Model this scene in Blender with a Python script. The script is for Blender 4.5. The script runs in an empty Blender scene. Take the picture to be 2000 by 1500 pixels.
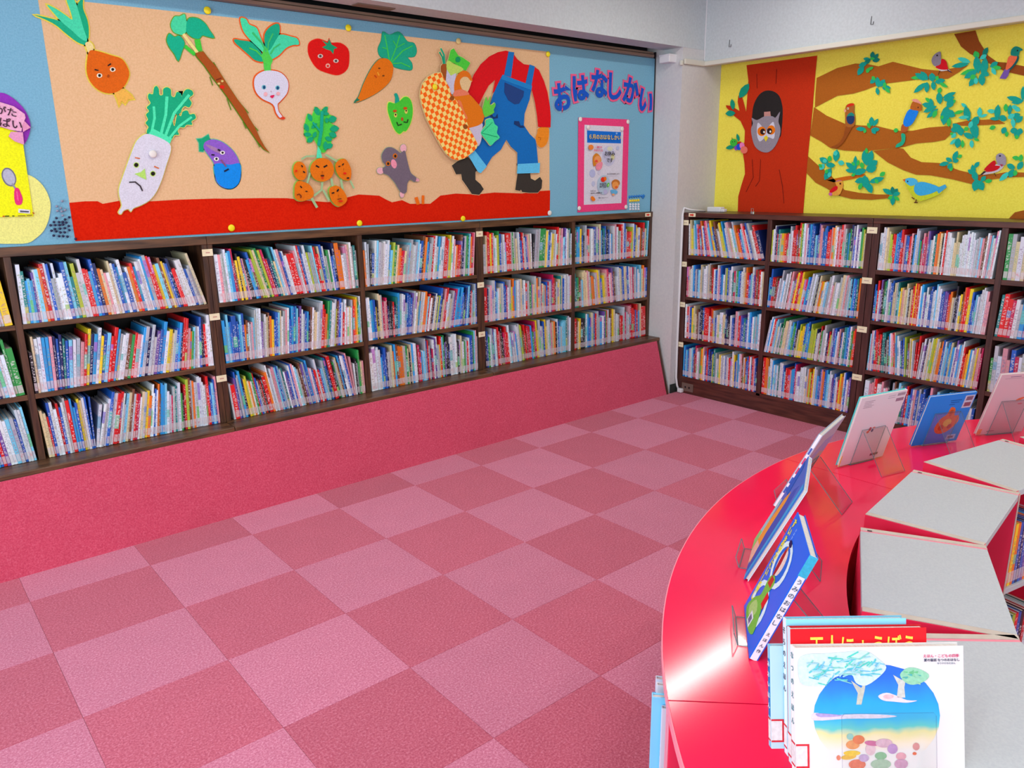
import bpy, bmesh, math, random
from mathutils import Vector, Matrix
random.seed(7)
C=bpy.context.scene.collection
SC=bpy.context.scene
# ------------------------------------------------------------------ camera
cam=bpy.data.cameras.new('camera');co=bpy.data.objects.new('camera',cam);C.objects.link(co)
YAW,PIT,ROLL=.8763,-.2583,-.0135
fw=Vector((math.cos(PIT)*math.cos(YAW),math.cos(PIT)*math.sin(YAW),math.sin(PIT)))
rt=fw.cross(Vector((0,0,1))).normalized();up=rt.cross(fw)
rt,up=math.cos(ROLL)*rt+math.sin(ROLL)*up,-math.sin(ROLL)*rt+math.cos(ROLL)*up
EYE=Vector((-.3217,-3.7041,1.7628))
co.matrix_world=Matrix.Translation(EYE)@Matrix((rt,up,-fw)).transposed().to_4x4()
cam.sensor_width=36;cam.lens=1516.9/2000*36;cam.clip_start=.05
SC.camera=co
# ------------------------------------------------------------------ light
SC.view_settings.view_transform='Standard';SC.view_settings.look='None';SC.view_settings.gamma=1
SC.view_settings.use_curve_mapping=False;SC.view_settings.exposure=.12
SC.cycles.max_bounces=6;SC.cycles.transparent_max_bounces=10
w=bpy.data.worlds.new('world');SC.world=w;w.use_nodes=True
w.node_tree.nodes['Background'].inputs[0].default_value=(.86,.93,1,1)
w.node_tree.nodes['Background'].inputs[1].default_value=.42
def area(name,loc,rot,sx,sy,e,col=(1,1,1)):
    l=bpy.data.lights.new(name,'AREA');l.shape='RECTANGLE';l.size=sx;l.size_y=sy;l.energy=e;l.color=col
    o=bpy.data.objects.new(name,l);o.location=loc;o.rotation_euler=rot;C.objects.link(o);return o
for x,y in ((3.85,-.75),(1.3,-.75),(-1.4,-.75),(3.85,-3.3),(1.3,-3.3),(-1.4,-3.3),(1.3,-5.8),(-1.4,-5.8)):
    area('ceiling_tube_light',(x,y,3.14),(0,0,0),1.15,.10,15,(1,.97,.90))
area('window_daylight',(-3.4,-3.0,1.7),(0,-math.pi/2,0),2.0,5.0,178,(.80,.95,1))
area('window_daylight',(0.5,-7.4,1.7),(math.pi/2,0,0),6.0,2.0,70,(.84,.96,1))
# ------------------------------------------------------------------ helpers
def lin(h):
    if isinstance(h,str):
        h=h.lstrip('#');h=[int(h[i:i+2],16)/255 for i in (0,2,4)]
    return tuple(c/12.92 if c<=.04045 else ((c+.055)/1.055)**2.4 for c in h)+(1,)
MATS={}
def node(m,t,**k):
    n=m.node_tree.nodes.new(t)
    for a,v in k.items(): setattr(n,a,v)
    return n
def newmat(name,col,rough=.6,spec=.4):
    m=bpy.data.materials.new(name);m.use_nodes=True;b=m.node_tree.nodes['Principled BSDF']
    b.inputs['Base Color'].default_value=col if len(col)==4 else lin(col);b.inputs['Roughness'].default_value=rough;b.inputs['Specular IOR Level'].default_value=spec
    return m
def noisy(name,c1,c2,scale=(1,1,1),nscale=20,rough=.7,spec=.3,bump=0,detail=3,lo=.35,hi=.65,coord='Object'):
    m=newmat(name,lin(c1),rough,spec);t=m.node_tree;b=t.nodes['Principled BSDF']
    tc=node(m,'ShaderNodeTexCoord');mp=node(m,'ShaderNodeMapping');mp.inputs['Scale'].default_value=scale
    nz=node(m,'ShaderNodeTexNoise');nz.inputs['Scale'].default_value=nscale;nz.inputs['Detail'].default_value=detail
    rp=node(m,'ShaderNodeValToRGB');rp.color_ramp.elements[0].position=lo;rp.color_ramp.elements[1].position=hi
    rp.color_ramp.elements[0].color=lin(c1);rp.color_ramp.elements[1].color=lin(c2)
    L=t.links.new
    L(tc.outputs[coord],mp.inputs[0]);L(mp.outputs[0],nz.inputs[0]);L(nz.outputs[0],rp.inputs[0]);L(rp.outputs[0],b.inputs['Base Color'])
    if bump:
        bp=node(m,'ShaderNodeBump');bp.inputs['Strength'].default_value=bump;bp.inputs['Distance'].default_value=.004
        L(nz.outputs[0],bp.inputs['Height']);L(bp.outputs[0],b.inputs['Normal'])
    return m
def paper(h):
    k='paper '+h
    if k not in MATS:
        r=[int(h[i:i+2],16) for i in (1,3,5)];d='#%02x%02x%02x'%tuple(int(c*.93) for c in r)
        MATS[k]=noisy(k,d,h,nscale=160,rough=.75,spec=.2,bump=.15)
    return MATS[k]
def cover(h):
    k='cover '+h
    if k not in MATS: MATS[k]=newmat(k,lin(h),.35,.2)
    return MATS[k]
class MB:
    def __init__(s): s.v=[];s.f=[];s.m=[]
    def add(s,v,f,m=0):
        n=len(s.v);s.v+=[tuple(p) for p in v];s.f+=[[i+n for i in q] for q in f];s.m+=[m]*len(f);return s
    def box(s,x0,y0,z0,x1,y1,z1,m=0,M=None):
        x0,x1=sorted((x0,x1));y0,y1=sorted((y0,y1));z0,z1=sorted((z0,z1))
        v=[Vector(p) for p in ((x0,y0,z0),(x1,y0,z0),(x1,y1,z0),(x0,y1,z0),(x0,y0,z1),(x1,y0,z1),(x1,y1,z1),(x0,y1,z1))]
        if M is not None: v=[M@p for p in v]
        return s.add(v,[(0,3,2,1),(4,5,6,7),(0,1,5,4),(1,2,6,5),(2,3,7,6),(3,0,4,7)],m)
    def bev(s,x0,y0,z0,x1,y1,z1,b=.003,m=0,M=None,seg=2):
        bm=bmesh.new();bmesh.ops.create_cube(bm,size=1)
        for p in bm.verts: p.co=Vector((p.co.x*abs(x1-x0)+(x0+x1)/2,p.co.y*abs(y1-y0)+(y0+y1)/2,p.co.z*abs(z1-z0)+(z0+z1)/2))
        bmesh.ops.bevel(bm,geom=bm.edges[:],offset=b,segments=seg,affect='EDGES',profile=.5)
        bm.verts.index_update()
        s.add([(M@p.co if M is not None else p.co) for p in bm.verts],[[q.index for q in f.verts] for f in bm.faces],m);bm.free();return s
    def prism(s,pts,to,d0,d1,m=0):
        n=len(pts)
        if sum(pts[i][0]*pts[(i+1)%n][1]-pts[(i+1)%n][0]*pts[i][1] for i in range(n))<0: pts=pts[::-1]
        v=[to(a,b,d0) for a,b in pts]+[to(a,b,d1) for a,b in pts]
        return s.add(v,[list(range(n,2*n)),list(range(n))[::-1]]+[(i,(i+1)%n,(i+1)%n+n,i+n) for i in range(n)],m)
    def lathe(s,prof,at=(0,0,0),M=None,n=14,m=0):
        k=len(prof);v=[]
        for i in range(n):
            a=2*math.pi*i/n
            for r,z in prof:
                p=Vector((r*math.cos(a),r*math.sin(a),z));p=M@p if M is not None else p;v.append(p+Vector(at))
        f=[(i*k+j,((i+1)%n)*k+j,((i+1)%n)*k+j+1,i*k+j+1) for i in range(n) for j in range(k-1)]
        f.append([i*k for i in range(n)][::-1]);f.append([i*k+k-1 for i in range(n)])
        return s.add(v,f,m)
    def tube(s,pts,r,n=8,m=0):
        pts=[Vector(p) for p in pts];v=[]
        for i,p in enumerate(pts):
            d=(pts[min(i+1,len(pts)-1)]-pts[max(i-1,0)]).normalized()
            a=d.orthogonal().normalized() if i==0 else (a-d*a.dot(d)).normalized();b=d.cross(a)
            v+=[p+r*(math.cos(2*math.pi*j/n)*a+math.sin(2*math.pi*j/n)*b) for j in range(n)]
        f=[(i*n+j,i*n+(j+1)%n,(i+1)*n+(j+1)%n,(i+1)*n+j) for i in range(len(pts)-1) for j in range(n)]
        f+=[list(range(n))[::-1],[(len(pts)-1)*n+j for j in range(n)]]
        return s.add(v,f,m)
    def sector(s,r0,r1,a0,a1,z0,z1,c,n=28,m=0):
        v=[]
        for i in range(n+1):
            a=math.radians(a0+(a1-a0)*i/n);x,y=math.cos(a),math.sin(a)
            v+=[(c[0]+r0*x,c[1]+r0*y,z0),(c[0]+r1*x,c[1]+r1*y,z0),(c[0]+r1*x,c[1]+r1*y,z1),(c[0]+r0*x,c[1]+r0*y,z1)]
        f=[(0,1,2,3),(4*n+3,4*n+2,4*n+1,4*n)]
        for i in range(n):
            for j in range(4): f.append((4*i+j,4*i+4+j,4*i+4+(j+1)%4,4*i+(j+1)%4))
        return s.add(v,f,m)
    def build(s,name,mat,parent=None,smooth=False,M=None):
        me=bpy.data.meshes.new(name);me.from_pydata(s.v,[],s.f)
        ms=mat if isinstance(mat,(list,tuple)) else [mat]
        for q in ms: me.materials.append(q)
        if len(ms)>1: me.polygons.foreach_set('material_index',s.m)
        bm=bmesh.new();bm.from_mesh(me);bmesh.ops.recalc_face_normals(bm,faces=bm.faces);bm.to_mesh(me);bm.free()
        if smooth:
            for p in me.polygons: p.use_smooth=True
        o=bpy.data.objects.new(name,me);C.objects.link(o)
        if parent: o.parent=parent
        if M is not None: o.matrix_world=M
        return o
def tag(o,label,cat,group=None,kind=None):
    if label: o['label']=label
    if cat: o['category']=cat
    if group: o['group']=group
    if kind: o['kind']=kind
    return o
def thing(name,label,cat,loc=(0,0,0),group=None,M=None):
    o=bpy.data.objects.new(name,None);o.empty_display_size=.05;C.objects.link(o)
    if M is not None: o.matrix_world=M
    else: o.location=loc
    return tag(o,label,cat,group)
def struct(name,mb,mat,parent=None,smooth=False):
    o=mb.build(name,mat,parent,smooth)
    if not parent: o['kind']='structure'
    return o
YA,XB=.55,5.215
def onA(u,w,d): return (u,YA-d,w)
def onB(u,w,d): return (XB-d,-u,w)
# ------------------------------------------------------------------ materials
WOOD=noisy('dark wood','#6c4a30','#3e281a',scale=(3,30,30),nscale=1.6,rough=.38,spec=.5,detail=5)
WOODV=noisy('dark wood upright','#5c3c28','#38221a',scale=(30,30,3),nscale=1.6,rough=.4,spec=.5,detail=5)
WOODB=noisy('red brown wood','#60352a','#3f2019',scale=(30,3,30),nscale=1.6,rough=.4,spec=.5,detail=5)
WOODBV=noisy('red brown wood upright','#55302a','#3a1d1a',scale=(30,30,3),nscale=1.6,rough=.4,spec=.5,detail=5)
DARK=newmat('dark recess board',lin('#1c120e'),.6)
WALL=noisy('painted wall','#bcc4c8','#c4ccd0',nscale=60,rough=.8,spec=.2,bump=.05)
WALLP=noisy('painted pillar','#c8c8ca','#cecece',nscale=60,rough=.8,spec=.2,bump=.05)
FELT=noisy('blue felt board','#74acc8','#80b8d2',nscale=140,rough=.95,spec=.1,bump=.25)
TAN=noisy('tan felt','#dcb488','#e4be94',nscale=120,rough=.95,spec=.1,bump=.3)
SOILM=noisy('red felt','#cc1c04','#d82408',nscale=120,rough=.95,spec=.1,bump=.3)
YEL=noisy('yellow felt board','#ecdc50','#f4e65c',nscale=110,rough=.95,spec=.1,bump=.25)
RED=noisy('red laminate','#fc1850','#ff1c54',nscale=3,rough=.12,spec=.5)
REDS=noisy('red laminate lit side','#ec2850','#f03058',nscale=3,rough=.4,spec=.4)  # same laminate as the tops, with light's pinkish cast put into the colour
PINK=newmat('pink edge band',lin('#f890a4'),.4)
CREAM=noisy('cream edge band','#c8bcb0','#d0c6ba',nscale=30,rough=.5)
TOPW=noisy('grey white laminate','#bac0c6','#c2c8cc',nscale=200,rough=.5,spec=.3)
WHITE=newmat('white plastic',lin('#dedee2'),.45)
LABEL=noisy('cream card','#e8dcb8','#f0e8c8',nscale=30,rough=.6)
PAGES=noisy('paper pages','#e8e4dc','#d4d0c8',scale=(400,3,1),nscale=2,rough=.9,spec=.1)
def carpet(name,base,dk,lt):
    m=newmat(name,lin(base),.97,.05);t=m.node_tree;b=t.nodes['Principled BSDF'];L=t.links.new
    tc=node(m,'ShaderNodeTexCoord');a=node(m,'ShaderNodeTexNoise');a.inputs['Scale'].default_value=130;a.inputs['Detail'].default_value=4;a.inputs['Roughness'].default_value=.75
    g=node(m,'ShaderNodeTexNoise');g.inputs['Scale'].default_value=7
    r=node(m,'ShaderNodeValToRGB');r.color_ramp.elements[0].position=.3;r.color_ramp.elements[1].position=.7
    r.color_ramp.elements[0].color=lin(dk);r.color_ramp.elements[1].color=lin(lt);e=r.color_ramp.elements.new(.5);e.color=lin(base)
    oi=node(m,'ShaderNodeObjectInfo');hs=node(m,'ShaderNodeHueSaturation');mr=node(m,'ShaderNodeMapRange')
    mr.inputs[3].default_value=.94;mr.inputs[4].default_value=1.06
    ad=node(m,'ShaderNodeMixRGB');ad.blend_type='MULTIPLY';ad.inputs[0].default_value=.12
    L(tc.outputs['Object'],a.inputs[0]);L(tc.outputs['Object'],g.inputs[0]);L(a.outputs[0],r.inputs[0]);L(oi.outputs['Random'],mr.inputs[0])
    L(mr.outputs[0],hs.inputs['Value']);L(r.outputs[0],ad.inputs[1]);L(g.outputs[0],ad.inputs[2]);L(ad.outputs[0],hs.inputs['Color']);L(hs.outputs[0],b.inputs['Base Color'])
    bp=node(m,'ShaderNodeBump');bp.inputs['Strength'].default_value=.5;bp.inputs['Distance'].default_value=.003
    L(a.outputs[0],bp.inputs['Height']);L(bp.outputs[0],b.inputs['Normal'])
    b.inputs['Sheen Weight'].default_value=.25;b.inputs['Sheen Roughness'].default_value=.5;b.inputs['Sheen Tint'].default_value=(1,.8,.9,1)
    return m
CARD=carpet('dark pink carpet','#cc6279','#ac425e','#e48ea6')
CARL=carpet('light pink carpet','#d67c98','#ba5c7c','#eeaac4')
CARS=carpet('pink carpet facing','#d04c68','#bc3c58','#dc6880')
def clear(name,tint,edge=0):
    m=bpy.data.materials.new(name);m.use_nodes=True;t=m.node_tree;t.nodes.clear();L=t.links.new
    o=node(m,'ShaderNodeOutputMaterial');mx=node(m,'ShaderNodeMixShader');tr=node(m,'ShaderNodeBsdfTransparent');tr.inputs[0].default_value=tint
    gl=node(m,'ShaderNodeBsdfGlossy');gl.inputs['Roughness'].default_value=.06
    if edge:
        mx.inputs[0].default_value=edge;gl=node(m,'ShaderNodeBsdfDiffuse');gl.inputs[0].default_value=lin('#5c8088')
    else:
        lw=node(m,'ShaderNodeLayerWeight');lw.inputs[0].default_value=.25;pw=node(m,'ShaderNodeMath',operation='MULTIPLY_ADD');pw.inputs[1].default_value=.2;pw.inputs[2].default_value=.025;L(lw.outputs['Facing'],pw.inputs[0]);L(pw.outputs[0],mx.inputs[0])
    L(tr.outputs[0],mx.inputs[1]);L(gl.outputs[0],mx.inputs[2]);L(mx.outputs[0],o.inputs[0]);return m
ACRYL=clear('clear acrylic',(.965,.985,.98,1));ACRE=clear('acrylic edge',(.8,.9,.9,1),.75)
ART=[
['onion_cutout', 'orange paper onion with a frowning face and long green leaves', 'cutout', 'A', 0.003, None, ['#f0dc50', 0.006],[
('leaf','#18b488',1,"4750 24970 5330 24900 5850 24790 6210 24520 6500 24200 6760 24050 6670 23900 6340 23990 5910 24320 5560 24630 5130 24840"),
('leaf','#48e0b0',1,"5320 25450 5660 25320 6020 25090 6270 24940 6230 25350 6150 25750 6280 25940 6410 25920 6550 25530 6620 25050 6720 24500 6760 24080 6500 24160 6200 24450 5840 24760 5560 25110"),
('leaf','#10b080',1,"6560 25560 6730 25820 6840 25910 6780 25480 6890 25010 6900 24590 6810 24160 6690 24570 6620 25050"),
('neck','#f0dc98',1,"6680 23990 6890 24040 7000 23820 6800 23460 6680 23780"),
('root','#f0b850',0,"7600 21910 8060 22080 8390 21800 8480 21620 8210 21580 8050 21370 7910 21510 7760 21250 7710 21580"),
('body','#e0660c',1,"6810 23660 7190 23660 7740 23530 8160 23410 8370 23060 8400 22700 8150 22230 7780 21920 7370 21820 6960 21940 6650 22290 6560 22710 6640 23220"),
('eye','#f0e8d0',1,"7200 22600 7170 22540 7100 22500 7030 22490 6970 22530 6960 22580 6990 22650 7060 22690 7130 22690 7190 22660"),
('pupil','#201818',1,"7140 22600 7120 22550 7070 22530 7030 22540 7020 22590 7040 22640 7090 22660 7130 22640"),
('eye','#f0e8d0',1,"7820 22910 7790 22850 7720 22810 7640 22800 7590 22840 7570 22890 7600 22960 7670 23000 7740 23000 7800 22970"),
('pupil','#201818',1,"7760 22910 7730 22860 7680 22840 7640 22850 7630 22900 7650 22950 7700 22970 7750 22950"),
('eyebrow','#201818',0,"6890 22820 7050 22790 7070 22840 6910 22870"),
('eyebrow','#201818',0,"7510 23030 7660 23130 7640 23180 7490 23080"),
('nose','#a84808',1,"7500 22600 7490 22560 7460 22530 7440 22530 7420 22550 7410 22590 7430 22630 7450 22660 7480 22660 7500 22640"),
]],
['radish_cutout', 'long white paper radish with a sad mouth and curly green leaves', 'cutout', 'A', 0.008, None, ['#e8e070', 0.004],[
('leaves','#10b080',1,"8950 19990 8880 20150 8980 20340 8870 20520 9000 20690 8940 20920 9100 21080 9020 21260 9220 21460 9130 21690 9190 21900 9380 21890 9460 22160 9590 22280 9690 22140 9690 21870 9850 21890 9900 22150 10090 22250 10260 22150 10250 21860 10410 21810 10540 22050 10730 21990 10750 21850 10890 22090 11080 22220 11300 22150 11330 21970 11110 21790 11210 21570 11060 21350 10860 21400 10710 21280 10600 21060 10410 20970 10260 21050 10170 20650 10240 20420 10430 20970 10600 20900 10720 21130 10960 21190 11040 21010 11280 21040 11330 20830 11100 20680 11110 20510 10840 20500 10700 20370 10470 20360 10360 20180 10400 20010 10170 19980 9980 19740 9670 19770"),
('stem','#50f0b8',0,"9130 20020 9380 20770 9410 21320 9290 21310 9260 20780 9020 20050"),
('stem','#50f0b8',0,"9550 19870 9940 20940 10110 21810 9960 21810 9810 20960 9420 19900"),
('stem','#50f0b8',0,"9730 19790 10350 21020 11180 21910 11080 21990 10240 21080 9610 19840"),
('stem','#50f0b8',0,"9860 19700 10500 20380 11160 20840 11100 20930 10430 20470 9780 19770"),
('stem','#50f0b8',0,"8940 20030 9180 20270 10030 19820 9870 19500 9350 19770"),
('body','#dcdcec',1,"8760 19990 9140 19960 9660 19730 9910 19500 9870 19140 9590 18510 9320 17870 8960 17230 8600 16840 8180 16610 7780 16460 7640 16310 7540 16430 7310 16360 7170 16200 7070 16290 7260 16600 7210 17030 7240 17420 7480 17960 7740 18510 8040 19130 8340 19670"),
('eye','#c0e868',1,"8300 18530 8270 18450 8200 18400 8120 18400 8060 18450 8040 18530 8080 18610 8150 18650 8230 18650 8290 18610"),
('pupil','#201818',1,"8270 18530 8230 18460 8160 18430 8090 18460 8070 18530 8110 18600 8180 18630 8250 18600"),
('eye','#c0e868',1,"9030 18110 8990 18030 8920 17980 8840 17980 8780 18030 8760 18110 8800 18190 8870 18240 8950 18240 9010 18190"),
('pupil','#201818',1,"9000 18110 8960 18040 8880 18010 8820 18040 8800 18110 8830 18180 8910 18210 8980 18180"),
('nose','#b8e870',0,"8030 18110 8340 18190 8540 18360 8550 17820 8350 17920"),
('mouth','#403840',0,"7730 17680 8000 17690 8190 17500 8270 17270 8330 17300 8250 17540 8030 17750 7740 17740"),
('eyebrow','#e07030',0,"8140 18860 8360 18810 8380 18860 8160 18900"),
('eyebrow','#e07030',0,"8980 18440 9190 18340 9220 18380 9010 18490"),
]],
['eggplant_cutout', 'purple and blue paper eggplant with worried eyes', 'cutout', 'A', 0.003, None, ['#70c8a0', 0.004],[
('calyx','#10a878',0,"11290 19820 11550 19850 11900 20050 11950 19820 11670 19640 11540 19200 11350 19220 11380 19630"),
('body','#9060d0',1,"11700 19690 12130 19820 12630 19670 13110 19260 13370 18760 13410 18250 13360 17830 13100 17450 12730 17310 12300 17420 12030 17760 12050 18260 12010 18670 11750 19080 11580 19410"),
('body','#0c90f4',1,"12070 18590 12860 18550 13400 18610 13410 18080 13250 17610 12910 17340 12550 17330 12180 17540 12030 17920"),
('highlight','#a880b4',1,"11680 19570 12260 19380 12480 19090 11990 19290"),
('eye','#f0f0f0',1,"12310 18840 12280 18780 12210 18740 12130 18740 12070 18780 12050 18840 12080 18900 12150 18930 12230 18930 12290 18900"),
('pupil','#201818',1,"12240 18840 12220 18800 12170 18780 12130 18800 12120 18840 12140 18880 12190 18900 12230 18880"),
('eye','#f0f0f0',1,"12660 19160 12630 19100 12560 19060 12480 19060 12420 19100 12400 19150 12430 19210 12500 19250 12580 19250 12650 19210"),
('pupil','#201818',1,"12590 19160 12570 19110 12530 19100 12490 19110 12470 19150 12490 19200 12540 19210 12580 19200"),
('mouth','#182040',0,"12530 18170 12780 18290 12750 18360 12500 18240"),
('nose','#905078',0,"12380 18780 12610 18440 12670 18470 12430 18820"),
('eyebrow','#201818',0,"11920 19020 12080 19010 12100 19060 11940 19080"),
('eyebrow','#201818',0,"12270 19280 12390 19220 12440 19290 12310 19350"),
]],
['burdock_cutout', 'long thin brown paper burdock root with heart shaped leaves', 'cutout', 'A', 0.003, None, ['#78a828', 0.004],[
('leaf','#48e0a8',1,"10640 25190 10860 25560 11110 25610 11370 25730 11410 25460 11480 25230 11260 24810 11010 24760 10730 24870"),
('leaf','#0cb890',1,"11420 25360 11600 25590 12010 25610 12340 25410 12510 25140 12730 24780 12370 24800 12140 24830 11950 24660 11640 24680 11370 24890 11370 25120"),
('leaf','#0cb890',1,"10360 24460 10520 24760 10750 24630 11000 24710 11210 24400 11040 24000 10810 23530 10650 23830 10440 24140"),
('stem','#40d040',0,"11710 24590 11760 24040 12050 24120 12000 24660"),
('stem','#40d040',0,"11130 24190 11590 23820 11720 23960 11260 24320"),
('stem','#f0e090',0,"11120 24750 11710 23950 11850 24040 11250 24850"),
('rootlet','#609018',0,"12530 23580 12710 23280 12740 23300 12570 23610"),
('rootlet','#609018',0,"12260 22880 12360 22470 12410 22480 12310 22900"),
('rootlet','#609018',0,"13030 21880 13190 21300 13240 21320 13080 21900"),
('rootlet','#609018',0,"13790 21550 14120 21180 14160 21210 13830 21590"),
('rootlet','#609018',0,"13760 20730 13910 20380 13960 20410 13800 20760"),
('rootlet','#609018',0,"14330 20540 14560 20290 14600 20330 14370 20570"),
('rootlet','#609018',0,"14390 19810 14560 19440 14600 19460 14440 19830"),
('root','#a85018',0,"11660 23960 12080 24070 12260 23820 12680 23360 12900 22980 13130 22600 13590 21870 13930 21420 14160 20910 14400 20500 14650 19880 14870 19460 15100 19190 14800 19370 14440 19820 14100 20340 13720 20950 13250 21700 12780 22380 12460 22800 12060 23410 11740 23780"),
('eye','#e0c878',1,"12770 22580 12750 22550 12720 22530 12670 22530 12640 22550 12630 22580 12650 22610 12680 22630 12730 22630 12760 22610"),
('eye','#e0c878',1,"12960 22720 12940 22690 12910 22660 12860 22660 12830 22680 12820 22710 12840 22740 12870 22760 12920 22760 12950 22740"),
('mouth','#e02010',1,"12970 22430 12940 22370 12870 22340 12790 22340 12740 22360 12720 22410 12750 22460 12810 22500 12890 22500 12950 22480"),
('eyebrow','#782c10',0,"12580 22720 12860 22830 12840 22880 12560 22770"),
]],
['turnip_cutout', 'round white paper turnip with blue eyes and orange outline', 'cutout', 'A', 0.003, None, ['#f06424', 0.007],[
('leaf','#48e8b0',1,"14200 25850 14500 25840 14640 25600 15010 25490 15150 25160 15280 24820 15420 24480 15390 24220 15080 24450 14670 24810 14370 25130 14240 25410"),
('leaf','#10b088',1,"13770 24800 14120 24790 14610 24760 14920 24530 15170 24250 15240 23850 14790 23870 14480 24100 14080 24410 13800 24630"),
('leaf','#48e0b0',1,"15510 24280 15790 24810 16290 25270 16930 25230 17280 25160 17350 24880 17010 24820 16580 24630 16140 24230 15650 23990"),
('leaf','#10b088',1,"15420 24530 15430 25190 15810 25630 16260 25800 16280 25370 15970 24880 15640 24450"),
('stem','#50d850',0,"15380 24630 15530 24440 15590 24240 15770 23950 15620 23680 15600 23340 15240 23320 15230 23750 15150 24100"),
('vein','#50d850',0,"14500 24420 14870 24310 15230 23980 15280 24030 14920 24360 14540 24480"),
('vein','#40c870',0,"14730 25190 15190 24740 15390 24310 15470 24350 15250 24790 14800 25250"),
('vein','#40c870',0,"15860 25290 15560 24800 15490 24440 15560 24440 15630 24790 15930 25270"),
('vein','#40c870',0,"16230 24830 15860 24590 15620 24260 15680 24230 15910 24550 16270 24780"),
('body','#dcdcf0',1,"14710 23050 15140 23340 15660 23420 16170 23330 16490 23010 16520 22650 16370 22270 15980 21880 15810 21710 15840 21340 16020 21090 15870 21030 15690 21280 15550 21700 15000 21940 14690 22230 14590 22630"),
('root_tip','#e04020',1,"16180 21010 16160 20970 16090 20940 16010 20930 15940 20960 15920 21000 15950 21050 16020 21080 16100 21080 16160 21050"),
('eye','#70c0d0',1,"15240 22550 15210 22490 15140 22440 15060 22440 15010 22470 14990 22540 15020 22610 15090 22650 15160 22660 15220 22620"),
('pupil','#184878',1,"15190 22540 15180 22490 15140 22460 15100 22460 15060 22490 15060 22530 15070 22580 15110 22620 15150 22620 15190 22590"),
('eye','#70c0d0',1,"16010 22570 15980 22500 15910 22460 15830 22450 15770 22490 15750 22560 15790 22630 15850 22670 15930 22680 15990 22640"),
('pupil','#184878',1,"15960 22560 15940 22510 15900 22470 15850 22470 15820 22500 15810 22550 15830 22600 15870 22640 15910 22640 15950 22610"),
('cheek','#f0b4bc',1,"15270 22200 15240 22130 15190 22090 15120 22090 15080 22120 15060 22190 15090 22250 15140 22300 15210 22300 15260 22260"),
('cheek','#f0b4bc',1,"15980 22260 15960 22210 15900 22170 15840 22170 15790 22200 15770 22250 15800 22310 15850 22350 15920 22350 15970 22320"),
('nose','#c0a0b0',0,"15460 22380 15490 22310 15520 22320 15490 22390"),
('mouth','#e02058',1,"15410 22120 15650 22180 15580 22040 15480 22020"),
]],
['tomato_cutout', 'round red paper tomato with a small open mouth', 'cutout', 'A', 0.003, None, ['#f03018', 0.004],[
('body','#e00c0c',1,"18020 25040 18480 25250 18870 25200 19270 25110 19880 25160 20330 24900 20360 24380 20200 23840 19650 23500 19040 23540 18350 23750 17960 24270 17890 24690"),
('calyx','#18a070',0,"18750 25210 19090 25100 19200 25330 19320 25050 19680 24910 19450 24820 19390 24550 19240 24720 18960 24770 18730 24860 19000 24990"),
('eye','#d8c8c0',1,"18740 24400 18700 24330 18620 24290 18520 24280 18440 24310 18420 24370 18450 24430 18540 24480 18630 24490 18710 24460"),
('pupil','#584848',1,"18660 24390 18630 24340 18570 24320 18520 24330 18500 24380 18520 24430 18580 24450 18640 24440"),
('eye','#d8c8c0',1,"19690 24220 19650 24160 19560 24110 19460 24110 19380 24140 19360 24200 19390 24260 19480 24310 19580 24310 19660 24280"),
('pupil','#584848',1,"19600 24220 19580 24170 19520 24140 19460 24160 19440 24200 19470 24250 19530 24280 19580 24260"),
('mouth','#f0b0a0',1,"19130 23920 19100 23850 19020 23800 18940 23790 18870 23830 18850 23900 18880 23970 18950 24020 19040 24030 19110 23990"),
('mouth_opening','#d81810',1,"19060 23910 19040 23860 18980 23840 18930 23860 18920 23900 18940 23940 18990 23960 19040 23950"),
]],
['carrot_cutout', 'orange paper carrot with feathery green leaves', 'cutout', 'A', 0.003, None, ['#309870', 0.003],[
('leaves','#18b08c',1,"22460 24680 22320 25070 22570 25540 22710 26040 23150 25910 23730 26140 24060 25990 24390 25660 24850 25610 25010 25210 24810 24870 24340 24790 24620 24490 24600 24110 24070 24080 23610 24130 23330 24210 23060 24500"),
('vein','#40d458',0,"23100 24420 22980 25220 22850 25880 22780 25860 22900 25210 23020 24400"),
('vein','#40d458',0,"23150 24410 23600 25260 23890 25970 23820 25980 23530 25280 23080 24430"),
('vein','#40d458',0,"23200 24360 24040 25100 24740 25440 24710 25490 23990 25150 23140 24400"),
('vein','#40d458',0,"23190 24300 23850 24400 24470 24210 24500 24280 23870 24460 23190 24360"),
('vein','#40d458',0,"22590 25160 22920 25100 22950 25150 22620 25210"),
('vein','#40d458',0,"23330 25600 23610 25250 24170 25530 24140 25570 23630 25300 23390 25630"),
('root','#e8780c',1,"22450 24560 22900 24580 23220 24330 23260 23970 23050 23410 22510 22920 21820 22510 21030 22160 20540 22040 20830 22370 21210 23110 21690 23860 22110 24340"),
('root_tip','#208060',0,"20460 21990 20740 22290 20900 22180"),
('eye','#784010',1,"22390 24020 22370 23990 22330 23970 22280 23970 22240 23980 22230 24010 22250 24040 22290 24050 22330 24060 22370 24040"),
('eye','#784010',1,"22640 23630 22620 23600 22580 23580 22530 23580 22490 23590 22480 23620 22500 23650 22540 23660 22590 23670 22630 23650"),
('nose','#f8b030',0,"22140 23770 22240 23600 22300 23630 22200 23800"),
('mouth','#c84008',0,"21920 23590 22060 23460 22110 23500 21980 23630"),
]],
['pepper_cutout', 'green paper bell pepper with a curled moustache', 'cutout', 'A', 0.003, None, ['#e8f068', 0.005],[
('stem','#10a890',1,"23270 22640 23470 22690 23600 22370 23620 22030 23290 22010 23330 22410"),
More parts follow.
